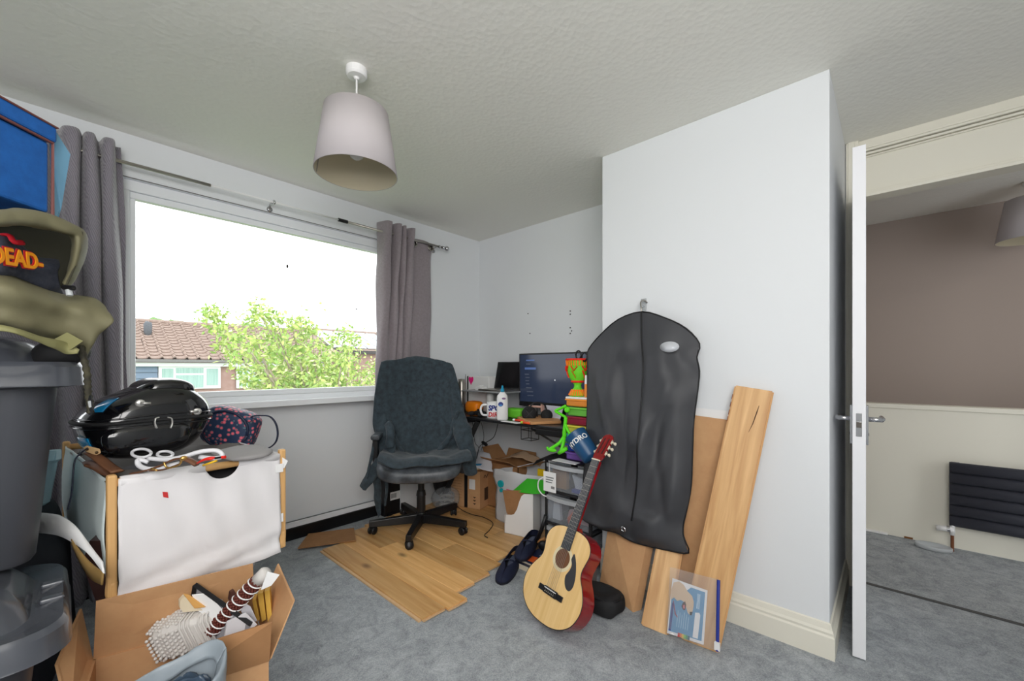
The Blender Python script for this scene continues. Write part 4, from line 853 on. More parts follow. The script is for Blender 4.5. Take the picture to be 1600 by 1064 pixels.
tag(obj('brown_envelope',G().prism([q0+e*.02+V(0,0,.02),q0+e*(Lm-.01)+V(0,0,.02),q0+e*(Lm-.04)+V(0,0,.305),q0-e*.035+V(0,0,.275)],nn*.006),M['card2']),'brown card envelope standing inside the white magazine file','envelope')
P4=[at(801,768,X=2.10),at(823,749,X=2.16),at(850,752,X=2.15),at(854,771,X=2.08),at(834,772,X=2.07)]
tag(obj('green_foam_sheet',G().prism(P4,(.004,0,.006)),pm('green_foam',(60,185,40),.8)),'bright green foam sheet resting on the white magazine file','foam sheet')
c=at(846,748,X=2.2); tag(obj('yellow_card',G().box((2.30,1.74,.03),(2.32,1.86,c.z+.03)),pm('yellow_card',(245,205,20),.6)),'yellow card edge behind the green foam sheet','card')
c=at(828,773,X=2.06); tag(obj('pink_paper',G().prism([A2+nn*.06+e*.05+V(0,0,.02),A2+nn*.06+e*.2+V(0,0,.02),A2+nn*.06+e*.2+V(0,0,.302),A2+nn*.06+e*.10+V(0,0,.31)],nn*.003),pm('pink_paper',(232,150,160),.7)),'pink paper edge in the white magazine file','paper')
# black box by the window wall, clear bag
bx=thing('printer_carton','black box with a white barcode label by the window wall behind the chair','box',(1.86,2.88,0))
g=G().box((1.665,2.845,.0),(2.05,2.94,.34)); obj('box_body',g,M['black'],bx,bevel=.004)
c=at(617,774,Y=2.844); lbq=obj('barcode_label',G().box((c.x-.04,2.8432,c.z-.032),(c.x+.045,2.845,c.z+.03)),M['white'],bx)
for k in range(9): obj('bar',G().box((c.x-.032+k*.0052,2.8425,c.z-.018),(c.x-.0295+k*.0052-(k%2)*.001,2.8435,c.z+.018)),M['black'],lbq)
obj('feet',G().box((1.69,2.83,0),(1.75,2.845,.02)),M['black'],bx)
g=G().ell((2.08,2.62,.10),(.11,.09,.085),.8)
g.v=[p+noise.noise_vector(p*12)*.02 for p in g.v]
pb=thing('clear_bag','clear plastic bag with grey coiled things on the oak boards behind the chair column','plastic bag',(2.1,2.62,.015)); obj('film',g,M['clear'],pb,smooth=True)
for k in range(3): obj('coil',G().tube([V(2.08+.055*math.cos(t),2.61+.05*math.sin(t),.06+.035*k+.01*math.sin(t*2)) for t in [2*PI*i/18 for i in range(19)]],.009,8),pm('grey_coil',(150,146,140),.6),pb,smooth=True)
tag(obj('black_holdall',(lambda g:(setattr(g,'v',[p+noise.noise_vector(p*9)*.025 for p in g.v]),g)[1])(G().ell((2.22,2.74,.22),(.16,.07,.185),.8)),M['blackmat'],smooth=True),'dark rumpled black bag slumped in the corner under the desk','bag')
# ------------------------------------------------------------------ drawer tower
dt=thing('drawer_tower','black framed plastic drawer tower with clear drawers in front of the desk','drawer tower',(2.0,1.35,0))
TX0,TX1,TY0,TY1=1.955,2.07,1.205,1.525
TX1=2.27
for y in (TY0,TY1-.016):
    for x in (TX0,TX1-.016): obj('post',G().box((x,y,.02),(x+.016,y+.016,.60)),M['blackmat'],dt,bevel=.003)
M['shelfp']=pm('black_tower_shelf',(34,34,38),.5)
for z in (.03,.215,.405,.592):
    obj('shelf',G().box((TX0-.004,TY0,z),(TX1,TY1,z+.014)),M['shelfp'],dt,bevel=.003)
for k,z in enumerate((.046,.231,.421)):
    f=.165; d=obj('drawer',G().box((TX0+.004,TY0+.018,z),(TX0+.007,TY1-.018,z+f-.02)).box((TX0+.007,TY0+.018,z),(TX1-.02,TY1-.018,z+.003)).box((TX0+.007,TY0+.018,z),(TX1-.02,TY0+.021,z+f-.02)).box((TX0+.007,TY1-.021,z),(TX1-.02,TY1-.018,z+f-.02)),glassy('drawer_plastic',(235,238,242),refl=.13,rough=.2),dt)
    n_=12; arc=[(TX0-.006-.024*math.sin(PI*i/n_),TY0+.018+(TY1-TY0-.036)*i/n_) for i in range(n_+1)]
    g=G().prism([(x,y,z+f-.03) for x,y in arc]+[(TX0+.008,TY1-.018,z+f-.03),(TX0+.008,TY0+.018,z+f-.03)],(0,0,.022)); obj('drawer_lip',g,pm('grey_lip',(176,180,184),.35),d,smooth=False)
def dthing(name,lbl,cat,g,m,**k): return tag(obj(name,g,m,**k),lbl,cat)
dthing('brown_packet','brown card packet inside the top clear drawer','packet',G().box((2.0,1.40,.425),(2.03,1.50,.535)),M['card'])
dthing('blue_packet','blue packet lying at the bottom of the top clear drawer','packet',G().box((1.98,1.25,.425),(2.06,1.35,.445)),pm('blue_pack',(60,80,170),.5))
dthing('paper_bundle','white folded papers tilted inside the top clear drawer','paper',G().prism([(2.0,1.23,.426),(2.0,1.33,.426),(2.0,1.36,.52),(2.0,1.25,.50)],(.02,0,0)),M['white'])
dthing('orange_toy_block','orange pointed block in the middle clear drawer','toy',G().lathe([(.0,0),(.03,.002),(.034,.03),(0,.07)],6,(2.01,1.36,.2345)),pm('orange_toy',(236,96,50),.5))
dthing('pink_paper','pale pink papers in the middle clear drawer','paper',G().prism([(2.03,1.25,.235),(2.03,1.42,.235),(2.03,1.40,.30),(2.03,1.27,.32)],(.02,0,0)),pm('pale_pink',(224,180,180),.6))
dthing('white_packet','white packet on the left in the middle clear drawer','packet',G().prism([(2.0,1.44,.235),(2.0,1.50,.235),(2.0,1.49,.36),(2.0,1.45,.34)],(.02,0,0)),M['white'])
dthing('black_box','dark box inside the lowest clear drawer','box',G().box((2.0,1.26,.05),(2.1,1.46,.12)),M['blackmat'])
tg=thing('swing_tag','white shop tag on a string hanging over the top clear drawer','tag',(1.93,1.45,.45))
o=V(1.924,1.46,.445); obj('card_tag',G().box((1.917,1.415,.42),(1.919,1.505,.535)),M['white'],tg); obj('string',G().tube(smoothpath([(1.918,1.46,.53),(1.922,1.465,.57),(1.93,1.47,.60),(1.94,1.45,.61)],3),.0012,5),M['white'],tg)
for k in range(3): obj('tag_print',G().box((1.9163,1.43+.006*k,.50-k*.014),(1.9172,1.488,.506-k*.014)),pm('tag_grey',(110,116,116),.6),tg)
for k in range(8): obj('tag_bar',G().box((1.9163,1.425+k*.0032,.44),(1.9172,1.4265+k*.0032,.455)),M['black'],tg)
cable([(1.935,1.50,.50),(1.925,1.545,.47),(1.925,1.55,.42),(1.935,1.525,.385),(1.94,1.50,.38)],.004,'white looped cord hanging beside the swing tag on the drawer tower',None,M['white'],'cord')
# things on the tower
g=G().sheet([[V(1.90,1.57,.606),V(2.0,1.56,.612),V(2.10,1.54,.609)],[V(1.90,1.42,.609),V(2.0,1.42,.611),V(2.12,1.42,.611)],[V(1.915,1.24,.609),V(2.0,1.24,.612),V(2.12,1.24,.611)]],4,4)
g.v=[V(p.x,p.y,p.z-(max(0,p.y-1.53)*1.1)) for p in g.v]
fd=thing('folder','black plastic folder with pale paper lying on top of the drawer tower','folder',(2.0,1.4,.607)); obj('cover',g,M['black'],fd,thick=.004); obj('paper',G().box((1.897,1.27,.610),(2.05,1.43,.6125)),M['white'],fd)
cols_=[((128,90,180),.613,.045),((30,70,180),.66,.045),((20,170,180),.707,.055),((226,214,80),.765,.048),((150,34,60),.815,.048),((120,205,80),.865,.052),((240,150,60),.92,.045)]
names_=['purple','blue','teal','yellow','maroon','green','orange']
for (c,z,hh_),nm in zip(cols_,names_):
    k=.006*(names_.index(nm)%2); T=thing('storage_tub','%s plastic craft tub in the rainbow stack on the drawer tower'%nm,'tub',(2.03,1.29,z),group='rainbow tubs on the drawer tower')
    obj('tub',G().box((1.975+k,1.20,z),(2.15,1.385-k,z+hh_-.008)),pm('tub_'+nm,c,.35,trans=.25),T,bevel=.008); obj('rim',G().box((1.970,1.196,z+hh_-.012),(2.155,1.39,z+hh_-.002)),pm('rim_'+nm,c,.3),T,bevel=.003)
tag(obj('tub_lid',G().box((1.968,1.195,.963),(2.157,1.385,.975)),M['white'],bevel=.004),'white flat lid on top of the rainbow tub stack','lid')
# goblet / patterned cup
gc0=V(2.035,1.345,.9755)
go=thing('clay_goblet','bright green goblet painted with red zigzags and orange fringe on the tub stack','goblet',gc0)
gp=[(0,0),(.048,0),(.05,.012),(.040,.03),(.022,.05),(.020,.065),(.032,.085),(.050,.11),(.060,.15),(.062,.20),(.066,.215),(.060,.215),(.055,.20),(.0,.19)]
obj('bowl',G().lathe(gp,32,gc0),pm('lime_clay',(110,215,40),.55),go,smooth=True)
RD=pm('red_clay',(235,40,20),.55); OR=pm('orange_clay',(250,130,30),.55)
obj('rim',G().tube([gc0+V(.065*math.cos(t),.065*math.sin(t),.214) for t in [2*PI*i/28 for i in range(29)]],.006,8),RD,go,smooth=True)
obj('waist_ring',G().tube([gc0+V(.034*math.cos(t),.034*math.sin(t),.086) for t in [2*PI*i/24 for i in range(25)]],.007,8),RD,go,smooth=True)
for i in range(22):
    t=2*PI*i/22; obj('fringe',G().cyl(gc0+V(.034*math.cos(t),.034*math.sin(t),.038),gc0+V(.052*math.cos(t),.052*math.sin(t),.006),.005,n=6),OR,go); 
for i in range(26):
    t=2*PI*i/26; obj('fringe',G().cyl(gc0+V(.067*math.cos(t),.067*math.sin(t),.208),gc0+V(.063*math.cos(t),.063*math.sin(t),.178),.004,n=6),OR,go)
for i in range(6):
    t=2*PI*i/6+.3; pts=[gc0+V(r*math.cos(t+q),r*math.sin(t+q),z) for q,r,z in ((-.35,.0635,.175),(-.05,.0625,.150),(.25,.0635,.175))]; obj('zigzag',G().tube(pts,.010,8,flat=.35),RD,go)
    pts=[gc0+V(r*math.cos(t+q),r*math.sin(t+q),z) for q,r,z in ((-.30,.0630,.150),(-.02,.056,.12),(.05,.050,.108))]; obj('zigzag',G().tube(pts,.006,8,flat=.35),RD,go)
sc=thing('scissors','black handled scissors standing in the green goblet','scissors',gc0+V(0,-.03,.19))
c=gc0+V(-.03,-.045,.205)
for s,zz in ((-1,0),(1,.012)):
    obj('handle',G().tube([c+V(.0,s*.020+.017*math.cos(t),.022+zz+.024*math.sin(t)) for t in [2*PI*i/16 for i in range(17)]],.0045,8),M['black'],sc,smooth=True)
    obj('blade',G().prism([c+V(s*.001,s*.01,.0),c+V(s*.001,s*.01+.006,0),c+V(s*.001,-s*.008,-.09)],(.001,0,0)),M['steel'],sc)
g=thing('glue_stick','slim white and orange tube standing beside the goblet on the tubs','tube',(2.0,1.262,.976)); obj('tube_body',G().cyl((2.0,1.262,.976),(2.0,1.262,1.05),.012),pm('orange_tube',(246,150,60),.4),g); obj('tube_top',G().cyl((2.0,1.262,1.05),(2.0,1.262,1.10),.012,.009),M['white'],g)
# bendy green figure sitting against the tubs
fg=thing('bendy_figure','thin lime green bendy toy figure crouching against the tub stack','toy figure',(1.93,1.45,.61))
GR=pm('lime_rubber',(96,225,30),.45)
def fp(x,y,X=1.945): return at(x,y,X=X)
pts=[fp(880,636),fp(882,655),fp(880,670),fp(878,685)]
obj('torso',G().tube(smoothpath([fp(884,652),fp(883,664),fp(882,674),fp(882,682)],4),[.010]*4+[.011]*4+[.012]*4+[.012],10),GR,fg,smooth=True)
obj('leg',G().tube(smoothpath([fp(881,682),fp(874,692,1.92),fp(862,700,1.90),fp(858,703,1.90)],4),.0095,10),GR,fg,smooth=True)
obj('leg',G().tube(smoothpath([fp(882,682),fp(880,694,1.92),fp(876,706,1.90)],4),.0095,10),GR,fg,smooth=True)
fl_=fp(860,702,1.90); fl_.z=.625
obj('foot',G().ell(fp(862,703,1.90),(.014,.034,.012)).tube([fp(856,702,1.90),fp(855,698,1.90)],.007,8),GR,fg,smooth=True)
obj('foot',G().tube([fp(873,708,1.88),fp(880,704,1.88),fp(886,700,1.89)],[.010,.012,.010],10),GR,fg,smooth=True)
obj('arm',G().tube(smoothpath([fp(884,652),fp(874,646),fp(868,642),fp(876,638),fp(884,634)],4),.008,10),GR,fg,smooth=True)
obj('arm',G().tube(smoothpath([fp(883,662),fp(887,672,1.93),fp(890,678,1.93),fp(888,684,1.93),fp(889,690,1.93)],4),.008,10),GR,fg,smooth=True)
obj('head',G().ell(fp(886,640,1.955),(.014,.018,.018)),GR,fg,smooth=True)
# blue tumbler with lettering, tilted against the tubs
tb=thing('blue_tumbler','dark blue plastic tumbler with white lettering tilted against the tub stack','tumbler',(1.93,1.28,.62))
c0=at(925,716,X=1.885); c1=at(897,676,X=1.90)
Ax=(c1-c0).normalized(); Mt=frame(c0,Ax.orthogonal(),Ax.cross(Ax.orthogonal()),Ax)
LN=(c1-c0).length
g=G().lathe([(0,0),(.045,0),(.05,.01),(.062,LN*.9),(.064,LN*.92),(.058,LN*.92),(.045,.02),(0,.02)],32); g.xf(Mt)
obj('tumbler_body',g,pm('petrol_blue',(30,78,120),.35),tb,smooth=True)
tw=-c0; tw=(tw-Ax*tw.dot(Ax)).normalized(); sd=Ax.cross(tw).normalized()
def cyltext(s,m,size,par,rad,h0,bold=.001):
    cu=bpy.data.curves.new('t','FONT'); cu.body=s; cu.size=size; cu.extrude=.0004; cu.offset=bold
    to=bpy.data.objects.new('t',cu); C.objects.link(to); dg=bpy.context.evaluated_depsgraph_get(); dg.update()
    me=bpy.data.meshes.new_from_object(to.evaluated_get(dg)); bpy.data.objects.remove(to); bpy.data.curves.remove(cu)
    Wi=WM[par].inverted()
    for v in me.vertices:
        a=(v.co.x-.055)/rad; r=rad+v.co.z+.001; v.co=Wi@(c0+Ax*(h0+v.co.y)+tw*r*math.cos(a)+sd*r*math.sin(a))
    me.materials.clear(); me.materials.append(m); o=bpy.data.objects.new('lettering',me); C.objects.link(o); o.parent=par; WM[o]=WM[par]
cyltext('HYDRO',M['white'],.038,tb,.0615,LN*.55)
# ------------------------------------------------------------------ floor things around the guitar
def slipper(label,toe,heel,z0):
    toe,heel=V(*toe),V(*heel); d=(heel-toe); Ls=d.length; d.normalize(); s=V(-d.y,d.x,0)
    T=thing('slipper',label,'slipper',M=frame((toe.x,toe.y,z0),d,s,(0,0,1)),group='navy slippers')
    ol=[(0,0),(.018,.036),(.07,.054),(.16,.046),(.22,.042),(.255,.032),(.262,0),(.255,-.032),(.22,-.040),(.16,-.043),(.08,-.049),(.02,-.034)]
    sc_=Ls/.262; sp=[(p.x*sc_,p.y) for p in smoothpath([(x,y,0) for x,y in ol+[ol[0]]],3)[:-1]]
    NV=pm('navy_suede',(22,28,54),.75)
    obj('sole',G().prism([(x,y,0) for x,y in sp],(0,0,.014)),pm('dark_sole',(20,22,34),.7),T,wld=False,bevel=.003)
    # upper: closed toe, raised rim round the foot opening
    rows=[]
    for k in range(6):
        f=k/5; row=[]
        for x,y in sp+[sp[0]]:
            open_=max(0,min(1,(x/Ls-.30)/.12)); hgt=.052*(.72+.28*math.sin(min(1,x/Ls/.35)*PI/2))
            z=.012+(hgt-.012)*math.sin(f*PI/2)
            inw=(1-math.cos(f*PI/2))*(1.0-.62*open_); cx=min(max(x,Ls*.18),Ls*.82)
            row.append(V(x+(cx-x)*inw*.5,y*(1-inw),z))
        rows.append(row)
    obj('upper',G().sheet(rows,1,1),NV,T,wld=False,smooth=True,thick=.003,sub=1)
    obj('strap',G().tube([(Ls*.45,-.037,.040),(Ls*.43,-.020,.058),(Ls*.42,0,.064),(Ls*.43,.020,.058),(Ls*.45,.037,.040)],.009,8,flat=.5),NV,T,wld=False,smooth=True)
    obj('lining',G().ell((Ls*.66,0,.020),(Ls*.25,.026,.006)),pm('dull_lining',(92,100,124),.9),T,wld=False,smooth=True)
    return T
slipper('navy suede slipper lying toe forward on the grey carpet beside the guitar',at(782,912,Z=.01),at(812,862,Z=.01)+V(.0,0,0),.0)
t1=at(812,880,Z=.05); t2=at(826,846,Z=.05); slipper('navy suede slipper lying across the books behind the other slipper',V(t1.x,t1.y,0),V(t2.x+.02,t2.y,0)+V(.05,.0,0),.055)
bkA=[at(806,888,Z=.0),at(833,912,Z=0),at(870,880,Z=0),at(848,862,Z=0)]
b_=thing('book','thick book with a dark colourful cover on the carpet under the guitar body','book',(1.75,1.4,0),group='books under the guitar')
cB=sum(bkA,V(0,0,0))/4
def book(T,P,z,h,cov,pg=(226,214,190)):
    P=[V(p.x,p.y,z) for p in P]; obj('pages',G().prism([p*1.0 for p in P],(0,0,h)),pm('pages',pg,.8),T)
    c=sum(P,V(0,0,0))/4; Q=[c+(p-c)*1.03 for p in P]; o=obj('cover',G().prism([q+V(0,0,h) for q in Q],(0,0,.003)),cov,T); return o,Q
X0=V(1.70,1.50,0); ub=V(.30,-.10,0).normalized(); vb=V(-ub.y,ub.x,0)*-1
A3=at(806,886,Z=.0); ux=(at(850,905,Z=0)-A3).normalized(); vx=V(-ux.y,ux.x,0); vx=vx if vx.x>0 else -vx
PB=[A3,A3+ux*.27,A3+ux*.27+vx*.20,A3+vx*.20]
o,Q_=book(b_,PB,0,.030,pm('navy_cover',(40,44,70),.3))
b2_=thing('book','thinner magazine with an orange and blue cover lying on the thick book','book',(1.75,1.4,.034),group='books under the guitar')
PB2=[A3+ux*.02+vx*.015,A3+ux*.25+vx*.01,A3+ux*.25+vx*.19,A3+ux*.02+vx*.19]
o,Q_=book(b2_,PB2,.0345,.012,pm('mag_cover',(40,48,80),.3))
zc=V(0,0,.0500)
obj('cover_picture',G().prism([PB2[0]+ux*.03+vx*.01+zc,PB2[0]+ux*.14+vx*.01+zc,PB2[0]+ux*.12+vx*.08+zc,PB2[0]+ux*.02+vx*.07+zc],(0,0,.0006)),pm('orange_cover',(240,100,40),.35),o)
obj('cover_title',G().prism([PB2[0]+ux*.06+vx*.10+zc,PB2[0]+ux*.14+vx*.10+zc,PB2[0]+ux*.13+vx*.13+zc,PB2[0]+ux*.06+vx*.13+zc],(0,0,.0006)),pm('pale_title',(190,200,225),.35),o)
# folded tripod / dark stand near the tower foot
st=thing('folded_tripod','folded dark tripod with wooden handle leaning at the foot of the drawer tower','tripod',(1.93,1.6,0))
obj('handle',G().cyl(at(830,850,X=1.93),at(852,841,X=1.95),.010),pm('wood_handle',(176,124,76),.5),st); obj('collar',G().cyl(at(833,849,X=1.93),at(838,847,X=1.93),.016),M['black'],st)
obj('leg',G().tube([at(836,851,X=1.935),at(846,828,X=1.94),at(853,805,X=1.945)],.012,8),M['black'],st,smooth=True); obj('foot',G().ell(at(850,853,X=1.93),(.025,.04,.03)),M['black'],st,smooth=True)
# black pouch
P0=at(933,945,Z=0)
g=G().ell((0,0,0),(.075,.105,.052),.6,n=32,m=14); 
g.v=[V(p.x,p.y,p.z+(.0 if p.z<0 else -.028*math.exp(-(p.x**2+p.y**2)/.0022))) for p in g.v]; g.v=[p+noise.noise_vector(p*22)*.006 for p in g.v]
g.v=[V(p.x,p.y,max(p.z,-.05)) for p in g.v]
g.xf(Matrix.Translation((1.72,1.005,.052))@rotz(-.1).to_4x4()); po=thing('black_pouch','soft black fabric bag slumped on the carpet right of the guitar','bag',(1.70,1.03,0)); obj('pouch_body',g,M['blackmat'],po,smooth=True)
obj('piping',G().tube([V(1.72,1.005,.085)+rotz(-.1)@V(.072*math.cos(t),.100*math.sin(t),0) for t in [2*PI*i/30 for i in range(31)]],.004,6),M['black'],po,smooth=True)
c=at(922,890,X=1.86); mb=thing('metal_box','small grey electronic box with a knob and black leads behind the black bag','box',(1.86,1.13,0)); obj('box_body',G().box((1.83,1.135,0),(1.90,1.20,.09)),pm('grey_metal_box',(130,136,142),.4,.5),mb,bevel=.003); obj('knob',G().cyl((1.83,1.165,.06),(1.818,1.165,.06),.012),M['chrome'],mb); obj('lead',G().tube(smoothpath([(1.82,1.16,.04),(1.79,1.15,.09),(1.80,1.11,.11),(1.84,1.13,.06)],4),.0035,6),M['black'],mb,smooth=True)
# ------------------------------------------------------------------ left stack: bins, bag, blue box
def loft(levels,nc=6):
    vs=[];fs=[];n=4*(nc+1)
    for (z,x0,x1,y0,y1,r) in levels:
        for cx,cy,a0 in ((x1-r,y1-r,0),(x0+r,y1-r,PI/2),(x0+r,y0+r,PI),(x1-r,y0+r,1.5*PI)):
            for k in range(nc+1):
                a=a0+PI/2*k/nc; vs.append(V(cx+r*math.cos(a),cy+r*math.sin(a),z))
    m=len(levels)
    fs=[(i*n+k,i*n+(k+1)%n,(i+1)*n+(k+1)%n,(i+1)*n+k) for i in range(m-1) for k in range(n)]+[tuple(range(n))[::-1],tuple((m-1)*n+k for k in range(n))]
    return G().add(vs,fs)
M['bin']=pm('black_bin_plastic',(66,68,74),.42,bump=(300,.12,.001))
M['binlid']=pm('glossy_black_lid',(74,77,84),.22,coat=.3)
def make_bin(label,o):
    T=thing('storage_bin',label,'storage bin',o)
    W2,D2=.26,.24
    obj('bin_body',loft([(0,-W2+.095,W2-.095,-D2+.085,D2-.085,.05),(.01,-W2+.088,W2-.088,-D2+.078,D2-.078,.06),(.425,-W2+.052,W2-.052,-D2+.045,D2-.045,.07),(.43,-W2+.02,W2-.02,-D2+.018,D2-.018,.08),(.445,-W2+.02,W2-.02,-D2+.018,D2-.018,.08)]),M['bin'],T,wld=False,smooth=True).modifiers.new('e','EDGE_SPLIT')
    ld=obj('lid',loft([(.432,-W2-.002,W2+.002,-D2-.002,D2+.002,.085),(.436,-W2,W2,-D2,D2,.083),(.478,-W2+.004,W2-.004,-D2+.004,D2-.004,.08),(.49,-W2+.012,W2-.012,-D2+.012,D2-.012,.075),(.482,-W2+.05,W2-.05,-D2+.05,D2-.05,.07),(.484,-W2+.062,W2-.062,-D2+.062,D2-.062,.07),(.515,-W2+.075,W2-.075,-D2+.075,D2-.075,.08),(.54,-W2+.095,W2-.095,-D2+.095,D2-.095,.08),(.553,-W2+.13,W2-.13,-D2+.13,D2-.13,.08),(.557,-W2+.17,W2-.17,-D2+.17,D2-.17,.07)]),M['binlid'],T,wld=False,smooth=True); ld.modifiers.new('e','EDGE_SPLIT')
    for x,y in ((W2-.03,-.05),(W2-.03,.05),(0,-D2+.03),(-.1,-D2+.03),(.1,-D2+.03)):
        obj('lid_rib',G().box((x-.02,y-.012,.482),(x+.02,y+.012,.494)),M['binlid'],ld,wld=False,bevel=.004)
    return T
lowc=(-.245,1.51,.109); upc=(-.215,1.69,.109+.557)
make_bin('large black plastic storage bin with glossy lid at the lower left, under another bin',lowc)
make_bin('upper black plastic storage bin on the left, carrying the olive rucksack',upc)
tag(obj('storage_crate',loft([(0,-.47,-.03,1.30,1.74,.03),(.109,-.47,-.03,1.30,1.74,.03)]),M['blackmat']),'dark low crate on the floor underneath the lower black bin','crate')
ZT=upc[2]+.557
M['olive']=pm('olive_canvas',(112,108,82),.65,bump=(120,.2,.002)); M['olived']=pm('dark_olive_lining',(62,60,46),.8); M['sagestrap']=pm('sage_webbing',(132,130,88),.7)
rk=thing('rucksack','olive green rucksack with open hood slumped on the upper black bin','rucksack',(-.2,1.6,ZT))
g=G().ell((-.34,1.73,1.372),(.23,.15,.15),.6,n=32,m=16); g.v=[p+noise.noise_vector(p*7)*.02 for p in g.v]
obj('rucksack_body',g,M['olived'],rk,smooth=True)
def ad(pts,D): return [at(x,y,D=(D[i] if isinstance(D,(list,tuple)) else D)) for i,(x,y) in enumerate(pts)]
# hood: arched band
r0=ad([(-40,338),(0,334),(30,332),(70,341),(105,354),(124,364),(129,380),(122,410),(112,432),(103,446)],[.85,.89,.93,.99,1.06,1.10,1.1,1.1,1.1,1.1])
r1=ad([(-40,326),(0,330),(28,327),(75,335),(112,350),(131,362),(136,380),(128,412),(117,436),(106,450)],[.78,.82,.87,.93,.98,1.01,1.02,1.03,1.03,1.03])
r2=ad([(-40,352),(0,347),(32,345),(70,352),(100,361),(118,367),(122,382),(116,408),(108,430),(101,444)],[.75,.79,.84,.90,.94,.97,.975,.98,.985,.985])
r3=ad([(-40,352),(0,352),(32,352),(66,358),(95,363),(110,368),(115,382),(111,406),(105,428),(99,441)],[.77,.81,.86,.92,.96,.99,1.0,1.01,1.01,1.01])
obj('hood',G().sheet([r0,r1,r2,r3],5,5,.003,18),M['olive'],rk,smooth=True,thick=.004)
obj('hood_lining',G().sheet([ad([(-40,345),(20,345),(70,352),(118,365),(128,382)],1.12),ad([(-40,400),(20,400),(70,400),(105,405),(120,410)],1.15),ad([(-40,450),(20,450),(60,450),(90,450),(104,450)],1.13)],5,5,.004,14),M['olived'],rk,smooth=True,thick=.003)
# front flap slumping over the bin edge
f0=ad([(-50,418),(0,424),(30,436),(60,448),(95,460),(125,463),(150,468),(168,480)],[.86,.88,.91,.95,1.0,1.04,1.05,1.05])
f1=ad([(-50,445),(0,448),(35,458),(65,468),(98,476),(128,480),(155,486),(180,500)],[.81,.83,.86,.90,.95,.98,1.01,1.03])
f2=ad([(-50,480),(0,478),(35,486),(65,492),(98,500),(128,505),(150,512),(168,512)],[.82,.84,.87,.91,.955,.98,1.0,1.02])
f3=ad([(-50,508),(0,505),(35,512),(65,518),(98,524),(122,532),(142,538),(150,528)],[.83,.85,.88,.92,.96,.99,1.0,1.02])
f4=ad([(-50,512),(0,512),(35,519),(65,527),(98,534),(118,545),(134,560),(140,545)],[.9,.91,.93,.96,1.0,1.01,1.01,1.03])
obj('front_flap',G().sheet([f0,f1,f2,f3,f4],5,5,.006,12,5),M['olive'],rk,smooth=True,thick=.004)
obj('webbing_strap',G().sheet([ad([(-50,506),(0,508),(30,514),(60,525),(85,530),(105,536),(124,545)],[.81,.83,.85,.89,.925,.955,.965]),ad([(-50,516),(0,517),(30,523),(60,535),(85,545),(103,553),(120,552)],[.805,.825,.845,.885,.92,.95,.96])],4,2,.002,30),M['sagestrap'],rk,smooth=True,thick=.003)
obj('strap_pad',G().prism(ad([(84,530),(105,519),(130,533),(108,548)],.955),(0,.004,0)),M['sagestrap'],rk,bevel=.001)
g=G().ell(at(98,553,D=1.05),(.05,.07,.03),.8); g.v=[p+noise.noise_vector(p*16)*.012 for p in g.v]; obj('base_fabric',g,M['blackmat'],rk,smooth=True)
obj('hood_cord',G().tube(smoothpath(ad([(128,362),(126,385),(116,418),(104,446),(108,452),(115,450)],[.99,.985,.985,.98,.975,.975]),4),.0022,6),M['olived'],rk,smooth=True)
obj('cord_lock',G().cyl(*ad([(100,449),(115,450)],.975),.006),M['black'],rk); obj('cord_lock',G().cyl(*ad([(107,453),(109,462)],.975),.006),M['frost'],rk)
cp=smoothpath(ad([(126,540),(131,560),(136,582),(137,600),(138,616),(141,632),(141,646)],.99),4)
obj('braided_cord',G().tube(cp,[.0055+.0022*(i%2) for i in range(len(cp))],8),pm('camo_cord',(70,66,48),.8,var=(60,(36,34,28))),rk,smooth=True)
obj('side_clip',G().box((-.010,-.004,-.035),(.010,.004,.0)).box((-.006,-.0045,-.025),(.006,.0045,-.012)),M['black'],rk) if False else None
obj('strap_clip',G().prism(ad([(135,619),(143,617),(146,640),(144,649),(138,648)],.985),(0,.01,0)),M['black'],rk,bevel=.001)
obj('clip_tab',G().prism(ad([(137,627),(142,626),(143,636),(139,637)],.983),(0,.003,0)),M['frost'],rk)
# hoodie stuffed into the hood
hdj=thing('folded_hoodie','dark grey hoodie with orange lettering stuffed in the olive rucksack','hoodie',(-.1,1.45,1.3))
k0=ad([(-50,372),(0,366),(20,368),(40,392),(60,402),(80,405),(92,408)],[.88,.91,.95,.99,1.02,1.05,1.06])
k1=ad([(-50,395),(0,388),(22,395),(44,403),(64,410),(82,412),(93,416)],[.83,.86,.90,.945,.975,1.0,1.02])
k2=ad([(-50,418),(0,415),(22,420),(44,425),(64,430),(80,428),(90,426)],[.82,.85,.89,.935,.965,.99,1.01])
k3=ad([(-50,440),(0,436),(22,440),(44,444),(66,450),(82,450),(94,448)],[.85,.88,.92,.955,.98,1.0,1.02])
k4=ad([(-50,450),(0,448),(22,452),(44,456),(70,460),(86,460),(98,456)],[.9,.93,.96,.99,1.02,1.04,1.06])
obj('folded_body',G().sheet([k0,k1,k2,k3,k4],5,5,.004,16),pm('charcoal_marl',(62,66,80),.9,var=(70,(80,84,98))),hdj,smooth=True,thick=.004)
obj('red_trim',G().tube(smoothpath(ad([(5,367),(15,368),(22,378),(36,379)],[.905,.90,.90,.92]),4),.006,8,flat=.6),pm('red_trim',(205,24,40),.7),hdj,smooth=True)
def txt_on(s,corner,ux_,uy_,size,m,par,bold,off):
    ux_=ux_.normalized(); n=ux_.cross(uy_).normalized(); uy2=n.cross(ux_).normalized()
    if n.dot(corner-V(0,0,CH))>0: n=-n
    return text(s,m,frame(corner+n*off,ux_,uy2,ux_.cross(uy2)),size,par,bold=bold,ext=.001)
a_,b_2,c_2=at(-22,408,D=.80),at(90,426,D=.985),at(-22,370,D=.80)
txt_on('DEAD-',a_,b_2-a_,c_2-a_,.047,pm('red_outline',(196,32,40),.7),hdj,.0035,.004)
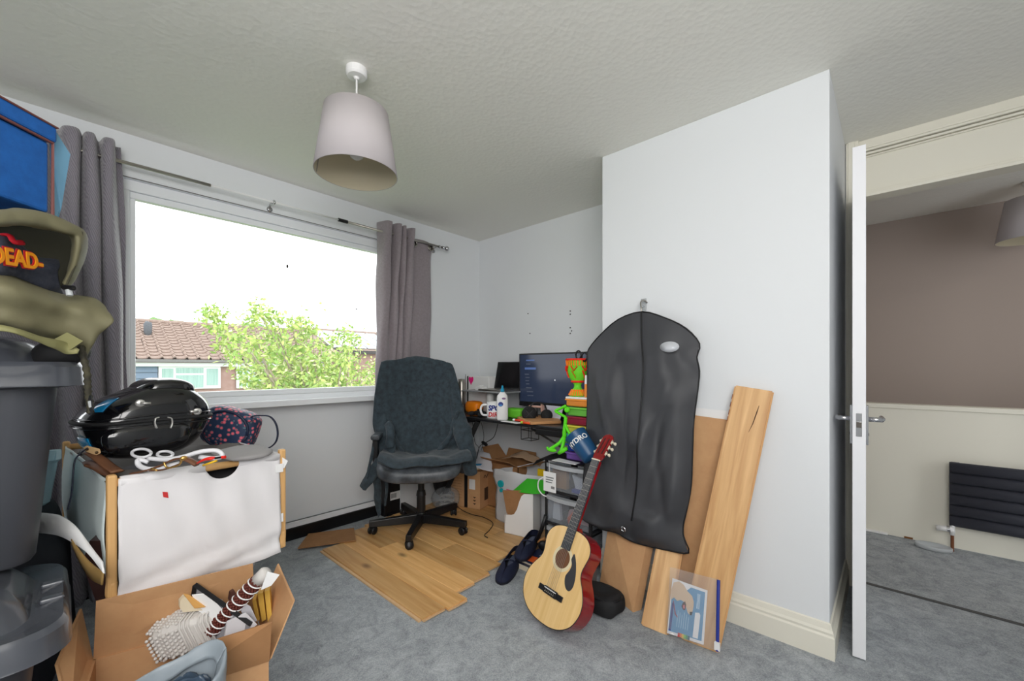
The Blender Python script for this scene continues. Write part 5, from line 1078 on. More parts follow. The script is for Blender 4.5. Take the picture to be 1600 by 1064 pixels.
txt_on('DEAD-',a_,b_2-a_,c_2-a_,.047,pm('orange_letters',(250,160,20),.7),hdj,.0012,.0065)
# blue fabric box on top
M['bluef']=pm('royal_blue_fabric',(24,92,168),.7,bump=(300,.3,.001),var=(40,(20,82,152)))
ed=V(.70,.716,0).normalized(); C1=V(-.02,1.50,0); nB=V(-ed.y,ed.x,0)
bb=thing('blue_fabric_box','royal blue fabric storage box with brown piping on top of the olive rucksack','box',(-.3,1.5,1.47))
def fbox(s0,s1,t0,t1,z0,z1): return G().prism([C1-ed*s0+nB*t0+V(0,0,z0),C1-ed*s1+nB*t0+V(0,0,z0),C1-ed*s1+nB*t1+V(0,0,z0),C1-ed*s0+nB*t1+V(0,0,z0)],(0,0,z1-z0))
obj('box_body',fbox(0,.45,0,.32,1.515,1.685),M['bluef'],bb,bevel=.006)
obj('lid',G().prism([C1+ed*.012-nB*.008+V(0,0,1.69),C1-ed*.46-nB*.008+V(0,0,1.69),C1-ed*.46+nB*.33+V(0,0,1.69),C1+ed*.012+nB*.33+V(0,0,1.69)],(0,0,.038)),M['bluef'],bb,bevel=.006)
BRP=pm('brown_piping',(110,66,62),.6)
obj('piping',G().tube([C1-ed*.45-nB*.004+V(0,0,1.687),C1+ed*.004-nB*.004+V(0,0,1.687),C1+ed*.004-nB*.004+V(0,0,1.48)],.0035,8),BRP,bb); obj('piping',G().tube([C1-ed*.46-nB*.008+V(0,0,1.728),C1+ed*.012-nB*.008+V(0,0,1.728),C1+ed*.012+nB*.05+V(0,0,1.728)],.0025,8),BRP,bb)
pp=ad([(84,200),(110,241),(96,325),(90,345),(83,345),(79,225)],[1.02,1.06,1.05,1.05,1.02,1.02])
obj('mesh_side',G().prism(pp,(-.0015,.002,0)),glassy('pale_blue_mesh',(132,186,216),refl=.75,rough=.7),bb)
# ------------------------------------------------------------------ grey crate, tub, white strip behind
tag(obj('laundry_sack',(lambda g:(setattr(g,'v',[V(p.x,p.y,max(0,p.z)) for p in [p+noise.noise_vector(p*8)*.03 for p in g.v]]),g)[1])(G().ell((-.14,2.20,.35),(.16,.20,.35),.6,n=32,m=16)),pm('dark_grey_cloth',(66,68,74),.85),smooth=True),'dark grey cloth sack behind the black bins under the plastic tub','sack')
tag(obj('plastic_tub',loft([(.69,-.18,-.035,2.04,2.24,.02),(.70,-.19,-.025,2.03,2.25,.02),(.83,-.21,-.008,2.01,2.27,.025),(.84,-.215,-.0,2.005,2.275,.025),(.838,-.205,-.012,2.015,2.265,.02),(.705,-.18,-.04,2.045,2.235,.02)]),glassy('pale_cyan_plastic',(196,224,232),refl=.7,rough=.25),smooth=False),'pale translucent plastic tub wedged between the black bin and the cot','tub')
ws=G().sheet([ad([(50,800),(75,802),(95,806),(118,822),(140,850),(160,878)],[1.22,1.2,1.18,1.15,1.11,1.05]),ad([(50,832),(75,834),(95,838),(118,850),(138,866),(163,896)],[1.19,1.17,1.15,1.12,1.08,1.03])],6,2)
wt=thing('curved_board','curved white flexible board arching between the black bin and the cot','board',(.0,1.7,.6)); obj('white_face',ws,M['white'],wt,smooth=True,thick=.004)
ws=G().sheet([ad([(112,842),(126,862),(142,880),(162,895)],[1.13,1.10,1.08,1.04]),ad([(112,850),(126,880),(142,904),(160,914)],[1.13,1.10,1.08,1.04])],5,2); obj('brown_backing',ws,pm('brown_backing',(140,112,64),.7),wt,smooth=True,thick=.003)
# ------------------------------------------------------------------ cot with fabric sides
DF=1.15; e1=V(math.cos(math.radians(5.4)),math.sin(math.radians(5.4)),0); e2=V(-e1.y,e1.x,0); F0=at(175,748,D=DF); F0.z=0; ZC=.832; ZBc=.485; LW=.452; LS=.86
ct=thing('cot','small pine cot with white fabric sides heaped with bags and clothes','cot',(F0+e1*LW/2+e2*LS/2))
K=lambda u,v,z:F0+e1*u+e2*v+V(0,0,z)
def kbox(u0,u1,v0,v1,z0,z1): return G().prism([K(u0,v0,z0),K(u1,v0,z0),K(u1,v1,z0),K(u0,v1,z0)],(0,0,z1-z0))
for u in (0,LW):
    for v in (0,LS):
        uu=(u-.016,u+.012)
        uu=(u-.012,u+.010); obj('post',kbox(uu[0],uu[1],v-.012,v+.012,ZBc,ZC+.012),M['pine'],ct,bevel=.006)
for v in (0,LS): 
    obj('top_rail',G().cyl(K(.01,v,ZC-.012),K(LW-.01,v,ZC-.012),.012,n=12),M['pinex'],ct,smooth=True)
    obj('bottom_rail',G().cyl(K(.01,v,ZBc+.015),K(LW-.01,v,ZBc+.015),.013,n=12),M['pinex'],ct,smooth=True)
for u in (0,LW): obj('side_rail',G().cyl(K(u,.01,ZC-.016),K(u,LS-.01,ZC-.016),.006,n=12),M['steel'],ct,smooth=True); obj('foot_curve',G().tube(smoothpath([K(u,-.0,ZBc+.06),K(u-.004 if u else u,0,ZBc+.02),K(u-.03 if u else u+.03,0,ZBc+.008)],4),.013,10),M['pine'],ct,smooth=True)
M['cotf']=pm('white_cot_fabric',(226,224,226),.85,bump=(500,.2,.001))
rows=[];NC=48
for i in range(9):
    f=i/8; row=[]
    for k in range(NC+1):
        u=k/NC; x=.010+(LW-.024)*u
        nd=0
        if .47<u<.70: nd=.052*math.sqrt(max(0,1-((u-.585)/.115)**2))
        zt=ZC-nd-.0; zb=ZBc-.006-.008*math.sin(PI*u)
        bul=-.010*math.sin(PI*f)*math.sin(PI*u)-.016-.004*f
        row.append(K(x,bul,zt*(1-f)+zb*f))
    rows.append(row)
g=G().sheet(rows,1,2,.0025,14,2); g.v=[p-e2*(.009*math.sin((p.z*75-p.x*18))*max(0,min(1,(.60-p.z)/.08))+.003*math.sin(p.x*60+p.z*22)) for p in g.v]
g3=G().sheet([[K(.03+(LW-.07)*k/24,-.004+.03*f-.006*math.sin(PI*f),ZBc+.03-.05*f-.012*math.sin(PI*k/24)*f) for k in range(25)] for f in (0,.33,.66,1)],1,4,.005,16,6)
obj('fabric_fold',g3,M['cotf'],ct,smooth=True,thick=.004)
fp_=obj('fabric_panel',g,M['cotf'],ct,smooth=True,thick=.002)
for u0,u1 in ((.0,.47),(.70,1.0)):
    obj('hem_sleeve',G().tube([K(.016+(LW-.034)*u0,-.003,ZC-.012),K(.016+(LW-.034)*u1,-.003,ZC-.012)],.0165,14),M['cotf'],fp_,smooth=True)
c=K(.105,-.022,.775); obj('red_mark',G().prism([c,c+e1*.012-V(0,0,.004),c+e1*.014-V(0,0,.022),c+e1*.002-V(0,0,.016)],-e2*.001),pm('red_print_mark',(200,50,50),.6),fp_)
for z in (.765,.585): obj('care_tag',G().prism([K(LW-.03,-.018,z),K(LW-.004,-.018,z),K(LW-.004,-.018,z+.03),K(LW-.03,-.018,z+.03)],-e2*.001),M['white'],fp_)
lw=G().sheet([[K(-.004-.01*math.sin(PI*f),v*LS,(ZC-.006)*(1-f)+(ZBc+.03)*f) for v in (0.02,.25,.5,.75,.98)] for f in (0,.25,.5,.75,1)],5,5,.004,9)
obj('fabric_panel',lw,pm('pale_mint_fabric',(206,218,218),.8),ct,smooth=True,thick=.002)
lw=G().sheet([[K(LW+.004,v*LS,(ZC-.006)*(1-f)+(ZBc+.03)*f) for v in (0.02,.5,.98)] for f in (0,.5,1)],5,5,.004,9); obj('fabric_panel',lw,M['cotf'],ct,smooth=True,thick=.002)
lw=G().sheet([[K(u*LW,LS,(ZC-.006)*(1-f)+(ZBc+.03)*f) for u in (0.03,.5,.97)] for f in (0,.5,1)],5,5,.004,9); obj('fabric_panel',lw,M['cotf'],ct,smooth=True,thick=.002)
obj('cot_base',kbox(.0,LW,.0,LS,ZBc+.004,ZBc+.02),M['cotf'],ct,bevel=.004)
tag(obj('lidded_box',loft([(0,.10,.43,1.66,2.38,.04),(.44,.085,.455,1.635,2.40,.045),(.445,.075,.465,1.625,2.41,.05),(.483,.08,.46,1.63,2.405,.05)]),pm('pale_grey_plastic',(200,202,206),.35),smooth=True),'pale grey lidded plastic box on the carpet carrying the cot','box').modifiers.new('e','EDGE_SPLIT')
tag(obj('dark_board',G().prism(ad([(140,845),(172,845),(172,935),(150,940),(128,880)],1.17),(.02,.06,0)),pm('dark_brown_wood',(54,32,28),.45)),'dark brown wooden board upright beside the cot post','board')
# contents of the cot
g=G().sheet([[K(.02+.42*j/4,.03+.78*i/5,ZC-.03+.02*math.sin(i*2+j)) for j in range(5)] for i in range(6)],5,5,.016,10)
g2=G().sheet([[K(.02+.42*j/2,.04+.78*i/2,ZBc+.03) for j in range(3)] for i in range(3)],1,1)
cl_=thing('clothes_pile','heap of grey clothes filling the cot beneath the black suitcase','clothes',K(.22,.4,ZBc+.02)); obj('pile',g,pm('grey_clothes',(110,106,104),.9),cl_,smooth=True,thick=.01); g=G().ell(K(.22,.42,.64),(.19,.37,.16),.5,n=28,m=12,R=rotz(math.radians(5.4))); obj('pile_base',g,pm('grey_clothes_b',(92,90,92),.9),cl_,smooth=True)
LEA=pm('brown_leather',(112,74,50),.5,var=(20,(92,58,38))); TAN=pm('tan_leather',(214,178,130),.55)
def band(pts,D,w,th,m,name,par): 
    pp=smoothpath(ad(pts,D),4); return obj(name,G().tube(pp,w,8,flat=th),m,par,smooth=True)
bl_=thing('leather_belt','brown leather belt with a tan end piece at the left front of the cot','belt',K(.05,.1,ZC))
band([(140,706),(155,716),(170,728),(184,737)],[1.24,1.22,1.20,1.18],.016,.25,LEA,'belt_strap',bl_); obj('belt_tip',G().prism(ad([(130,700),(136,697),(156,702),(158,708),(150,712),(134,706)],1.225),(0,.006,.002)),TAN,bl_,bevel=.002)
for x,y in ((136,702),(151,707)): obj('rivet',G().ell(at(x,y,D=1.222),(.004,.003,.004),n=8,m=6),pm('rivet_dark',(80,60,40),.4,.6),bl_)
tag(obj('leather_offcut',G().sheet([ad([(128,724),(145,720),(165,732),(180,742)],[1.25,1.25,1.22,1.2]),ad([(132,728),(145,734),(165,744),(178,748)],[1.22,1.22,1.19,1.18])],5,3,.003,20),LEA,smooth=True,thick=.006),'reddish brown leather piece inside the left corner of the cot','leather')
st_=thing('leather_strap_bag','narrow brown straps with a brass buckle across the front of the cot','strap',K(.25,.03,ZC))
band([(205,740),(225,736),(250,728),(272,718),(290,716)],[1.19,1.19,1.19,1.19,1.19],.008,.4,LEA,'strap',st_); band([(235,735),(255,734),(278,726)],[1.18,1.18,1.18],.006,.4,LEA,'strap',st_)
band([(288,716),(298,720),(308,726)],1.18,.012,.5,LEA,'strap_end',st_)
for pts in ([(256,722),(262,731),(280,726),(284,716)],[(236,732),(246,735)]): obj('buckle',G().tube(smoothpath(ad(pts,1.175),3),.0028,6),pm('brass',(206,164,96),.3,.9),st_,smooth=True)
obj('buckle_knob',G().ell(at(287,716,D=1.17),(.009,.006,.007)),pm('brass2',(206,164,96),.3,.9),st_,smooth=True)
WR=pm('off_white_cord',(222,222,226),.6)
for (x,y,rx,ry,D,l) in ((221,708,15,6.5,1.25,'white oval ring under the front left of the black suitcase'),(258,710,12,5,1.26,'smaller white oval ring under the middle of the black suitcase')):
    tag(obj('white_ring',G().tube([at(x+rx*math.cos(t),y+ry*math.sin(t),D=D+.02*math.sin(t)*-1) for t in [2*PI*i/24 for i in range(25)]],.0042,8),WR,smooth=True),l,'ring')
wp=thing('grey_hose_loop','thick pale grey padded strap looping over the front of the cot','strap',K(.25,.05,ZC))
band([(232,722),(216,718),(218,728),(236,733),(262,728),(280,724)],[1.22,1.21,1.2,1.19,1.2,1.21],.007,.9,WR,'strap_loop',wp); band([(232,716),(258,718),(285,714),(312,706),(338,704),(348,712),(336,716),(312,714)],[1.22,1.22,1.22,1.23,1.25,1.25,1.25,1.25],.007,.9,WR,'strap_loop',wp)
rt=thing('toy_tool','small red and yellow plastic toy tool lying at the cot rail','toy',K(.29,.03,ZC)); obj('red_part',G().tube(smoothpath(ad([(308,724),(320,718),(330,716),(336,715)],1.175),3),[.004,.005,.007,.008,.009,.010,.011,.009,.006,.004],8,flat=.5),pm('toy_red',(228,40,30),.4),rt,smooth=True); obj('yellow_part',G().tube(ad([(318,727),(338,720)],1.17),.006,8,flat=.5),pm('toy_yellow',(240,190,30),.4),rt,smooth=True); obj('black_part',G().cyl(*ad([(336,716),(348,714)],1.175),.003),M['black'],rt); obj('red_tip',G().cyl(*ad([(347,714.5),(352,714)],1.175),.0045),pm('toy_red2',(228,40,30),.4),rt)
cable(ad([(137,700),(126,708),(117,720),(114,745),(112,770),(106,796)],[1.22,1.2,1.18,1.17,1.17,1.17]),.0022,'thin navy cable hanging down over the left fabric side of the cot',None,pm('navy_cable',(28,34,50),.5))
# black hard shell suitcase lying on its side
GB_=pm('gloss_black_shell',(14,14,17),.12,coat=.7)
SC=at(227,657,D=1.42); SR=Matrix.Rotation(math.radians(8),3,'Z')
sv=thing('hard_suitcase','glossy black hard shell suitcase with silver zip pulls lying on the cot','suitcase',(SC.x,SC.y,SC.z-.118))
def shape(p):
    # local: x right, y back, z up; taper the top towards the left, hump right of the middle
    x,y,z=p
    k=max(0,z)/.118
    z2=z*(1+.0*x)
    if z>0: z2=z*(.74+.36*math.exp(-abs((x-.03)/.115)**2.6)); x=x*(1-.08*k)+.014*k
    else: x=x*(1+.28*(z/.118)) if x>0 else x*(1+.12*(z/.118))
    return V(x,y,z2)
def smap(g): 
    g.v=[SC+SR@shape(p) for p in g.v]; return g
obj('shell',smap(G().ell((0,0,0),(.172,.14,.118),.62,n=56,m=28)),GB_,sv,smooth=True)
def loop(z,k,r,m,name,par):
    pts=[]
    for i in range(57):
        t=2*PI*i/56; sg=lambda x:math.copysign(abs(x)**.62,x); c=math.cos(math.asin(max(-1,min(1,z/.118))))**.62
        pts.append(SC+SR@shape(V(.172*c*sg(math.cos(t))*k,.14*c*sg(math.sin(t))*k,z)))
    return obj(name,G().tube(pts,r,8,flat=.8),m,par,smooth=True)
zb_=loop(.012,1.012,.0075,M['blackmat'],'zip_band',sv); loop(.028,1.006,.004,GB_,'shell_ridge',sv); loop(-.004,1.008,.004,GB_,'shell_ridge',sv)
def spatch(t0,t1,p0,p1,k,m,name,n1=10,n2=6,par=sv):
    sg=lambda x:math.copysign(abs(x)**.62,x); vs=[]
    for i in range(n2+1):
        ph=p0+(p1-p0)*i/n2
        for j in range(n1+1):
            t=t0+(t1-t0)*j/n1; vs.append(SC+SR@shape(V(.172*k*sg(math.cos(ph))*sg(math.cos(t)),.14*k*sg(math.cos(ph))*sg(math.sin(t)),.118*k*sg(math.sin(ph)))))
    return obj(name,G().add(vs,[(i*(n1+1)+j,i*(n1+1)+j+1,(i+1)*(n1+1)+j+1,(i+1)*(n1+1)+j) for i in range(n2) for j in range(n1)]),m,par,smooth=True,thick=.002)
from mathutils.bvhtree import BVHTree
_g=smap(G().ell((0,0,0),(.172,.14,.118),.62,n=56,m=28)); _bv=BVHTree.FromPolygons(_g.v,_g.f)
def hit(x,y,lift=.003):
    o=V(0,0,CH); d=(at(x,y,D=1)-o).normalized(); h=_bv.ray_cast(o,d)
    return (h[0]-d*lift) if h[0] is not None else at(x,y,D=1.3)
BL_=pm('bright_blue_gloss',(20,140,200),.15,coat=.5)
spatch(math.radians(196),math.radians(222),.35,.95,1.01,BL_,'blue_patch'); spatch(math.radians(182),math.radians(208),-.75,-.12,1.01,BL_,'blue_patch')  # two blue patches laid over the left end of the shell
g=smap(G().ell((.035,-.0,.103),(.088,.10,.030),.55,n=32,m=14)); obj('raised_panel',g,GB_,sv,smooth=True)
g=smap(G().ell((-.02,-.125,-.045),(.12,.026,.048),.7,n=32,m=14)); obj('front_bulge',g,GB_,sv,smooth=True)
SIL=pm('silver_trim',(206,204,200),.3,.7)
# key-shaped pull trims
for x,y,s in ((219,630,1),(308,643,-1)):
    c=hit(x,y); r_=hit(x+14*s,y)-c
    obj('silver_trim',G().ell(c,(.013,.004,.012),n=14,m=8).tube([c,c+r_*(1.2 if s>0 else .8)],[.0075,.006],8,flat=.7),SIL,sv,smooth=True)
for x,s in ((249,-1),(262,1)):
    pts=[hit(*q_,lift=.007) for q_ in ((x,652),(x+s*6,654),(x+s*7,662),(x+s*4,669))]; q=obj('zip_pull',G().tube(smoothpath(pts,3),[.004]*3+[.005]*4+[.006]*3,8,flat=.5),SIL,zb_,smooth=True)
# floral bag
FB=at(362,668,D=1.80)
mf_=bpy.data.materials.new('navy_floral'); mf_.use_nodes=True; nt=mf_.node_tree; N=nt.nodes.new; Ln=nt.links.new
tc=N('ShaderNodeTexCoord'); vv=N('ShaderNodeTexVoronoi'); vv.inputs['Scale'].default_value=58; Ln(tc.outputs['Object'],vv.inputs[0]); rr=N('ShaderNodeValToRGB'); rr.color_ramp.interpolation='CONSTANT'
rr.color_ramp.elements[0].position=0; rr.color_ramp.elements[0].color=lin((232,110,128)); rr.color_ramp.elements[1].position=.30; rr.color_ramp.elements[1].color=lin((190,70,90)); e_=rr.color_ramp.elements.new(.40); e_.color=lin((90,120,130)); e_=rr.color_ramp.elements.new(.46); e_.color=lin((34,52,84))
Ln(vv.outputs['Distance'],rr.inputs[0]); Ln(rr.outputs[0],nt.nodes['Principled BSDF'].inputs['Base Color']); nt.nodes['Principled BSDF'].inputs['Roughness'].default_value=.5
fb_=thing('floral_bag','navy floral print handbag with pink flowers beside the black suitcase','bag',(FB.x,FB.y,FB.z-.09))
Rf=Matrix.Rotation(math.radians(-38),3,'Z')@Matrix.Rotation(math.radians(18),3,'Y')
obj('bag_body',G().ell(FB,(.105,.06,.085),.5,R=Rf,n=32,m=14),mf_,fb_,smooth=True)
obj('gusset',G().tube([FB+Rf@V(.09*math.cos(t)+.0,-.058,.078*math.sin(t)) for t in [2*PI*i/24 for i in range(25)]],.006,8),pm('navy_trim',(26,36,62),.5),fb_,smooth=True)
band([(388,656),(396,650),(408,649),(422,651),(431,662),(434,678),(430,692),(418,701),(404,704)],[1.72]*9,.006,.5,pm('navy_trim2',(26,32,54),.5),'handle',fb_)
obj('side_tab',G().ell(at(390,655,D=1.72),(.018,.012,.012)),mf_,fb_,smooth=True)
tag(obj('white_card',G().prism(ad([(437,712),(450,720),(444,732),(438,728)],1.5),(0,.003,0)),M['white']),'small white card corner sticking out behind the right cot post','card')
tag(obj('grey_blanket',(lambda g:(setattr(g,'v',[p+noise.noise_vector(p*12)*.012 for p in g.v]),g)[1])(G().ell(at(380,707,D=1.45),(.085,.10,.014),.8)),pm('grey_blanket',(150,148,148),.9),smooth=True),'grey folded blanket edge at the right end of the cot behind the fabric','blanket')
# ------------------------------------------------------------------ open cardboard box in the foreground
ZR_=.35
Bc=[(.017,1.334),(.379,1.240),(.421,1.500),(.0587,1.594)]
cbx=carton('open_cardboard_box','open cardboard box with raised flaps in the left foreground holding a toy hammer and frames',Bc,ZR_,M['card'],[],z0=0.0,t=.005)
cp=[V(x,y,ZR_) for x,y in Bc]
obj('flap',G().prism([cp[3],cp[2],at(395,881,D=1.27),at(150,940,D=1.10)],(0,.005,0)),M['card'],cbx)
obj('flap',G().prism([cp[2]+V(.002,0,0),cp[1]+V(.002,0,0),at(458,940,D=1.18),at(433,882,D=1.36)],(.005,.0,.002)),M['card'],cbx)
obj('flap',G().prism([cp[0]+V(.14,-.035,0),cp[1],at(424,971,D=1.10),at(312,1006,D=1.05)],(0,-.005,0)),M['card2'],cbx)
obj('flap',G().prism([cp[0],cp[3],at(128,951,D=1.15),at(90,1038,D=.99)],(-.005,0,.001)),M['card'],cbx)
hm=thing('toy_hammer','pale grey textured toy hammer with brown braided handle standing in the cardboard box','toy hammer',(.3,1.35,.1))
h0,h1=at(330,986,D=1.17),at(404,906,D=1.17); ax=(h1-h0).normalized(); HL=(h1-h0).length
PG_=pm('pale_grey_foam',(206,202,198),.8,bump=(90,.3,.003)); BRD=pm('braided_brown',(96,40,30),.6)
# handle as a braid of small scales
obj('handle_core',G().cyl(h0,h1,.0165,n=20),pm('braid_dark',(70,30,24),.7),hm,smooth=True)
o1=ax.orthogonal().normalized(); o2=ax.cross(o1); g=G()
nr=30
for i in range(nr):
    for k in range(12):
        t=2*PI*(k+.5*(i%2))/12; c=h0+ax*(HL*(i+.5)/nr)+(o1*math.cos(t)+o2*math.sin(t))*.0165
        g.ell(c,(.0042,.0042,.0042),n=6,m=4)
obj('braid',g,BRD,hm,smooth=True,kind='stuff')
obj('white_wrap',G().tube([h0+ax*(HL*i/160)+(o1*math.cos(i*2*PI*9/160)+o2*math.sin(i*2*PI*9/160))*.0205 for i in range(161)],.0019,6),M['white'],hm,smooth=True)
obj('pommel',G().tube([h1-ax*.004,h1+ax*.03,h1+ax*.036],[.019,.017,.012],16),PG_,hm,smooth=True)
obj('pommel_card',G().prism(ad([(418,893),(437,898),(424,915),(408,922)],1.15),(0,.003,0)),M['white'],hm)
# head, cross-wise to the handle
hc=h0+V(-.012,.0,-.035); hx=V(.62,-.45,.14).normalized(); hx=(at(340,968,D=1.17)-at(250,998,D=1.15)).normalized(); hy=(ax-hx*ax.dot(hx)).normalized(); hz=hx.cross(hy)
Mh=frame(at(297,983,D=1.185),hx,hy,hz); 
def hb(x0,x1,y,z,c): return [(x0,-y+c,-z),(x0,y-c,-z),(x0,y,-z+c),(x0,y,z-c),(x0,y-c,z),(x0,-y+c,z),(x0,-y,z-c),(x0,-y,-z+c)],x1-x0
lv=[]; vs=[];
for x,s in ((-.085,.62),(-.068,.86),(-.035,1),(.035,1),(.068,.86),(.085,.62)):
    for p in hb(x,x,.05*s,.045*s,.012)[0]: vs.append(V(*p))
g=G().add(vs,[(i*8+k,i*8+(k+1)%8,(i+1)*8+(k+1)%8,(i+1)*8+k) for i in range(5) for k in range(8)]+[tuple(range(8))[::-1],tuple(range(40,48))]); g.xf(Mh)
obj('hammer_head',g,PG_,hm,bevel=.003)
g=G()
for s in (-1,1):
    for i in range(8):
        for k in range(7):
            x=-.078+i*.0115; yy=-.038+k*.0115+(i%2)*.0055; z=.046*(1 if x>-.04 else .90)
            if abs(yy)<.042: g.ell(Mh@V(x,yy,z*s),(.0045,)*3,n=8,m=6)
    for i in range(8):
        for k in range(7):
            x=-.078+i*.0115; zz=-.034+k*.0105+(i%2)*.0055
            if abs(zz)<.036: g.ell(Mh@V(x,.0505*s*(1 if x>-.04 else .90),zz),(.0045,)*3,n=8,m=6)
obj('knobbles',g,PG_,hm,smooth=True,kind='stuff')
for i in range(7):
    x=.012+i*.011; s=1 if x<.04 else .88; pts=[Mh@V(x,y*s,z*s) for y,z in ((-.052,-.035),(-.052,.035),(-.038,.047),(.038,.047),(.052,.035),(.052,-.035),(.038,-.047),(-.038,-.047),(-.052,-.035))]
    obj('rib',G().tube(pts,.0028,6),PG_,hm,smooth=True)
# frames, books and papers in the box
def slab(name,lbl,cat,pts,D,th,m,back=(0,.01,0)): return tag(obj(name,G().prism(ad(pts,D),V(*back).normalized()*th),m,bevel=.001),lbl,cat)
pf=thing('picture_frame','black picture frame standing at an angle at the back of the cardboard box','picture frame',(.35,1.48,.2))
A_,B_,C2,D2_=at(306,914,D=1.20),at(392,975,D=1.14),at(386,1015,D=1.14),at(300,952,D=1.20)
fu=(B_-A_).normalized(); fv=(D2_-A_).normalized()
obj('frame_rail',G().tube([A_,B_],.008,4,up=(0,0,1)),M['black'],pf); obj('frame_rail',G().tube([A_,A_+fv*.09],.008,4,up=(1,0,0)),M['black'],pf)
obj('backing',G().prism([A_+fv*.008,B_+fv*.008,B_+fv*.12,A_+fv*.12],(0,.006,0)),pm('grey_backing',(150,150,156),.6),pf)
slab('cream_box','small cream box with a tan top edge leaning in the cardboard box','box',[(281,940),(288,932),(312,948),(318,954),(286,957),(281,950)],1.165,.02,pm('cream_carton',(226,212,184),.7))
slab('tan_slat','tan wooden slat lying on the cream box in the cardboard box','slat',[(287,929),(297,931),(322,949),(304,951)],1.16,.012,pm('tan_slat',(222,168,96),.6))
slab('white_cloth','white crumpled paper behind the hammer head in the cardboard box','paper',[(300,930),(318,928),(340,944),(356,962),(340,975),(310,955)],1.165,.006,M['white'])
slab('white_folder','white folder standing behind the braided handle in the cardboard box','folder',[(355,972),(385,958),(402,976),(392,985),(350,1000)],1.145,.008,pm('white_folder',(214,212,216),.6))
slab('grey_papers','grey and white papers at the right of the cardboard box','paper',[(372,936),(392,948),(402,970),(388,978),(374,950)],1.17,.006,pm('grey_paper',(186,184,190),.6))
slab('leather_grip','small dark brown leather end sticking up behind the hammer handle','grip',[(360,926),(366,922),(372,932),(362,946),(358,938)],1.19,.015,pm('dark_leather',(78,46,38),.5))
YB_=pm('yellow_book',(222,176,80),.6)
for k,(p,l) in enumerate([([(394,938),(400,937),(406,968),(400,972)],'narrow yellow book spine leftmost in the cardboard box'),([(402,928),(411,926),(416,968),(409,972)],'wider yellow book spine in the middle of the cardboard box row'),([(413,924),(421,922),(429,1004),(422,1007)],'long yellow book spine against the right flap of the cardboard box')]):
    slab('yellow_book',l,'book',p,1.24-.005*k,.05,YB_,(.3,.8,-.1))
# grey plastic bag in the front of the box
gp0=V(.165,1.170,.0)
g=G(); rows=[]
for i,(rr_,z) in enumerate(((.060,.005),(.064,.14),(.068,.26),(.072,.35),(.080,.415),(.086,.455),(.080,.462),(.066,.43))):
    rows.append([gp0+V((1.25*rr_)*math.cos(t)*(1+.05*math.sin(3*t+i)),rr_*.86*math.sin(t)*(1+.05*math.sin(4*t)),z+(.018*math.sin(2*t+.6) if i>2 else 0)) for t in [2*PI*k/18 for k in range(19)]])
gb_=thing('plastic_sack','pale grey plastic sack gaping open in front of the cardboard box with the toy hammer','plastic bag',(gp0.x,gp0.y,.006))
obj('sack_wall',G().sheet(rows,3,4,.004,24),pm('grey_polythene',(142,152,160),.4),gb_,smooth=True,thick=.0015)
rows=[[gp0+V(1.2*r*math.cos(t),.85*r*math.sin(t),.40+.035*(1-r/.07)+.018*math.sin(5*t+r*60)) for t in [2*PI*k/22 for k in range(23)]] for r in (.068,.055,.04,.022,.004)]
obj('crumpled_film',G().sheet(rows,3,4,.012,38),pm('dark_blue_polythene',(64,80,98),.25),gb_,smooth=True,thick=.001)
# ------------------------------------------------------------------ outdoors
struct('ground',G().box((-60,3.4,-3.2),(90,120,-3.0)),pm('lawn',(110,130,80),.9,var=(2,(90,112,66))))
YH=20.0
RF=pm('terracotta_roof_tile',(158,140,128),.85,var=(6,(136,116,104))); WH=pm('white_cladding',(236,238,238),.5); BRK=pm('red_brick_render',(176,146,138),.9,var=(5,(160,128,118)))
hs_=thing('terraced_house','terraced house with brown tiled roof, blue cladding and white windows opposite','house',(6,YH,-3.0))
def hx(x,Y=YH): return at(x,574,Y=Y).x
def hz(x,y,Y=YH): return at(x,y,Y=Y).z
X0,X1=hx(140),hx(512); ZE=hz(208,561); YRg=YH+3.6; ZRg=at(208,502,Y=YRg).z
obj('wall',G().box((X0,YH+.15,-3.0),(X1,YH+.35,ZE)),BRK,hs_)
obj('wall',G().box((X1-.2,YH+.3,-3.0),(X1,YRg+3,ZE)),BRK,hs_)
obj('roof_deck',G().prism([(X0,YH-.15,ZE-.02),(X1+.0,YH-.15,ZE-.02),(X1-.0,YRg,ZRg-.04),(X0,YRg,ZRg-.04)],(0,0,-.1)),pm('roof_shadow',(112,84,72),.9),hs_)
obj('roof_deck',G().prism([(X0,YRg,ZRg-.04),(X1,YRg,ZRg-.04),(X1,YRg+3.6,ZE),(X0,YRg+3.6,ZE)],(0,0,-.1)),RF,hs_)
obj('gable',G().prism([(X1-.05,YH+.1,ZE-.1),(X1-.05,YRg+3.4,ZE-.1),(X1-.05,YRg,ZRg-.1)],(.05,0,0)),BRK,hs_)
nx_=22; nr_=13; dx=(X1-X0)/nx_
sl=V(0,YRg-YH+.15,ZRg-ZE); SLn=sl.length; sl.normalize(); up_=V(0,-sl.z,sl.y); dl=SLn/nr_
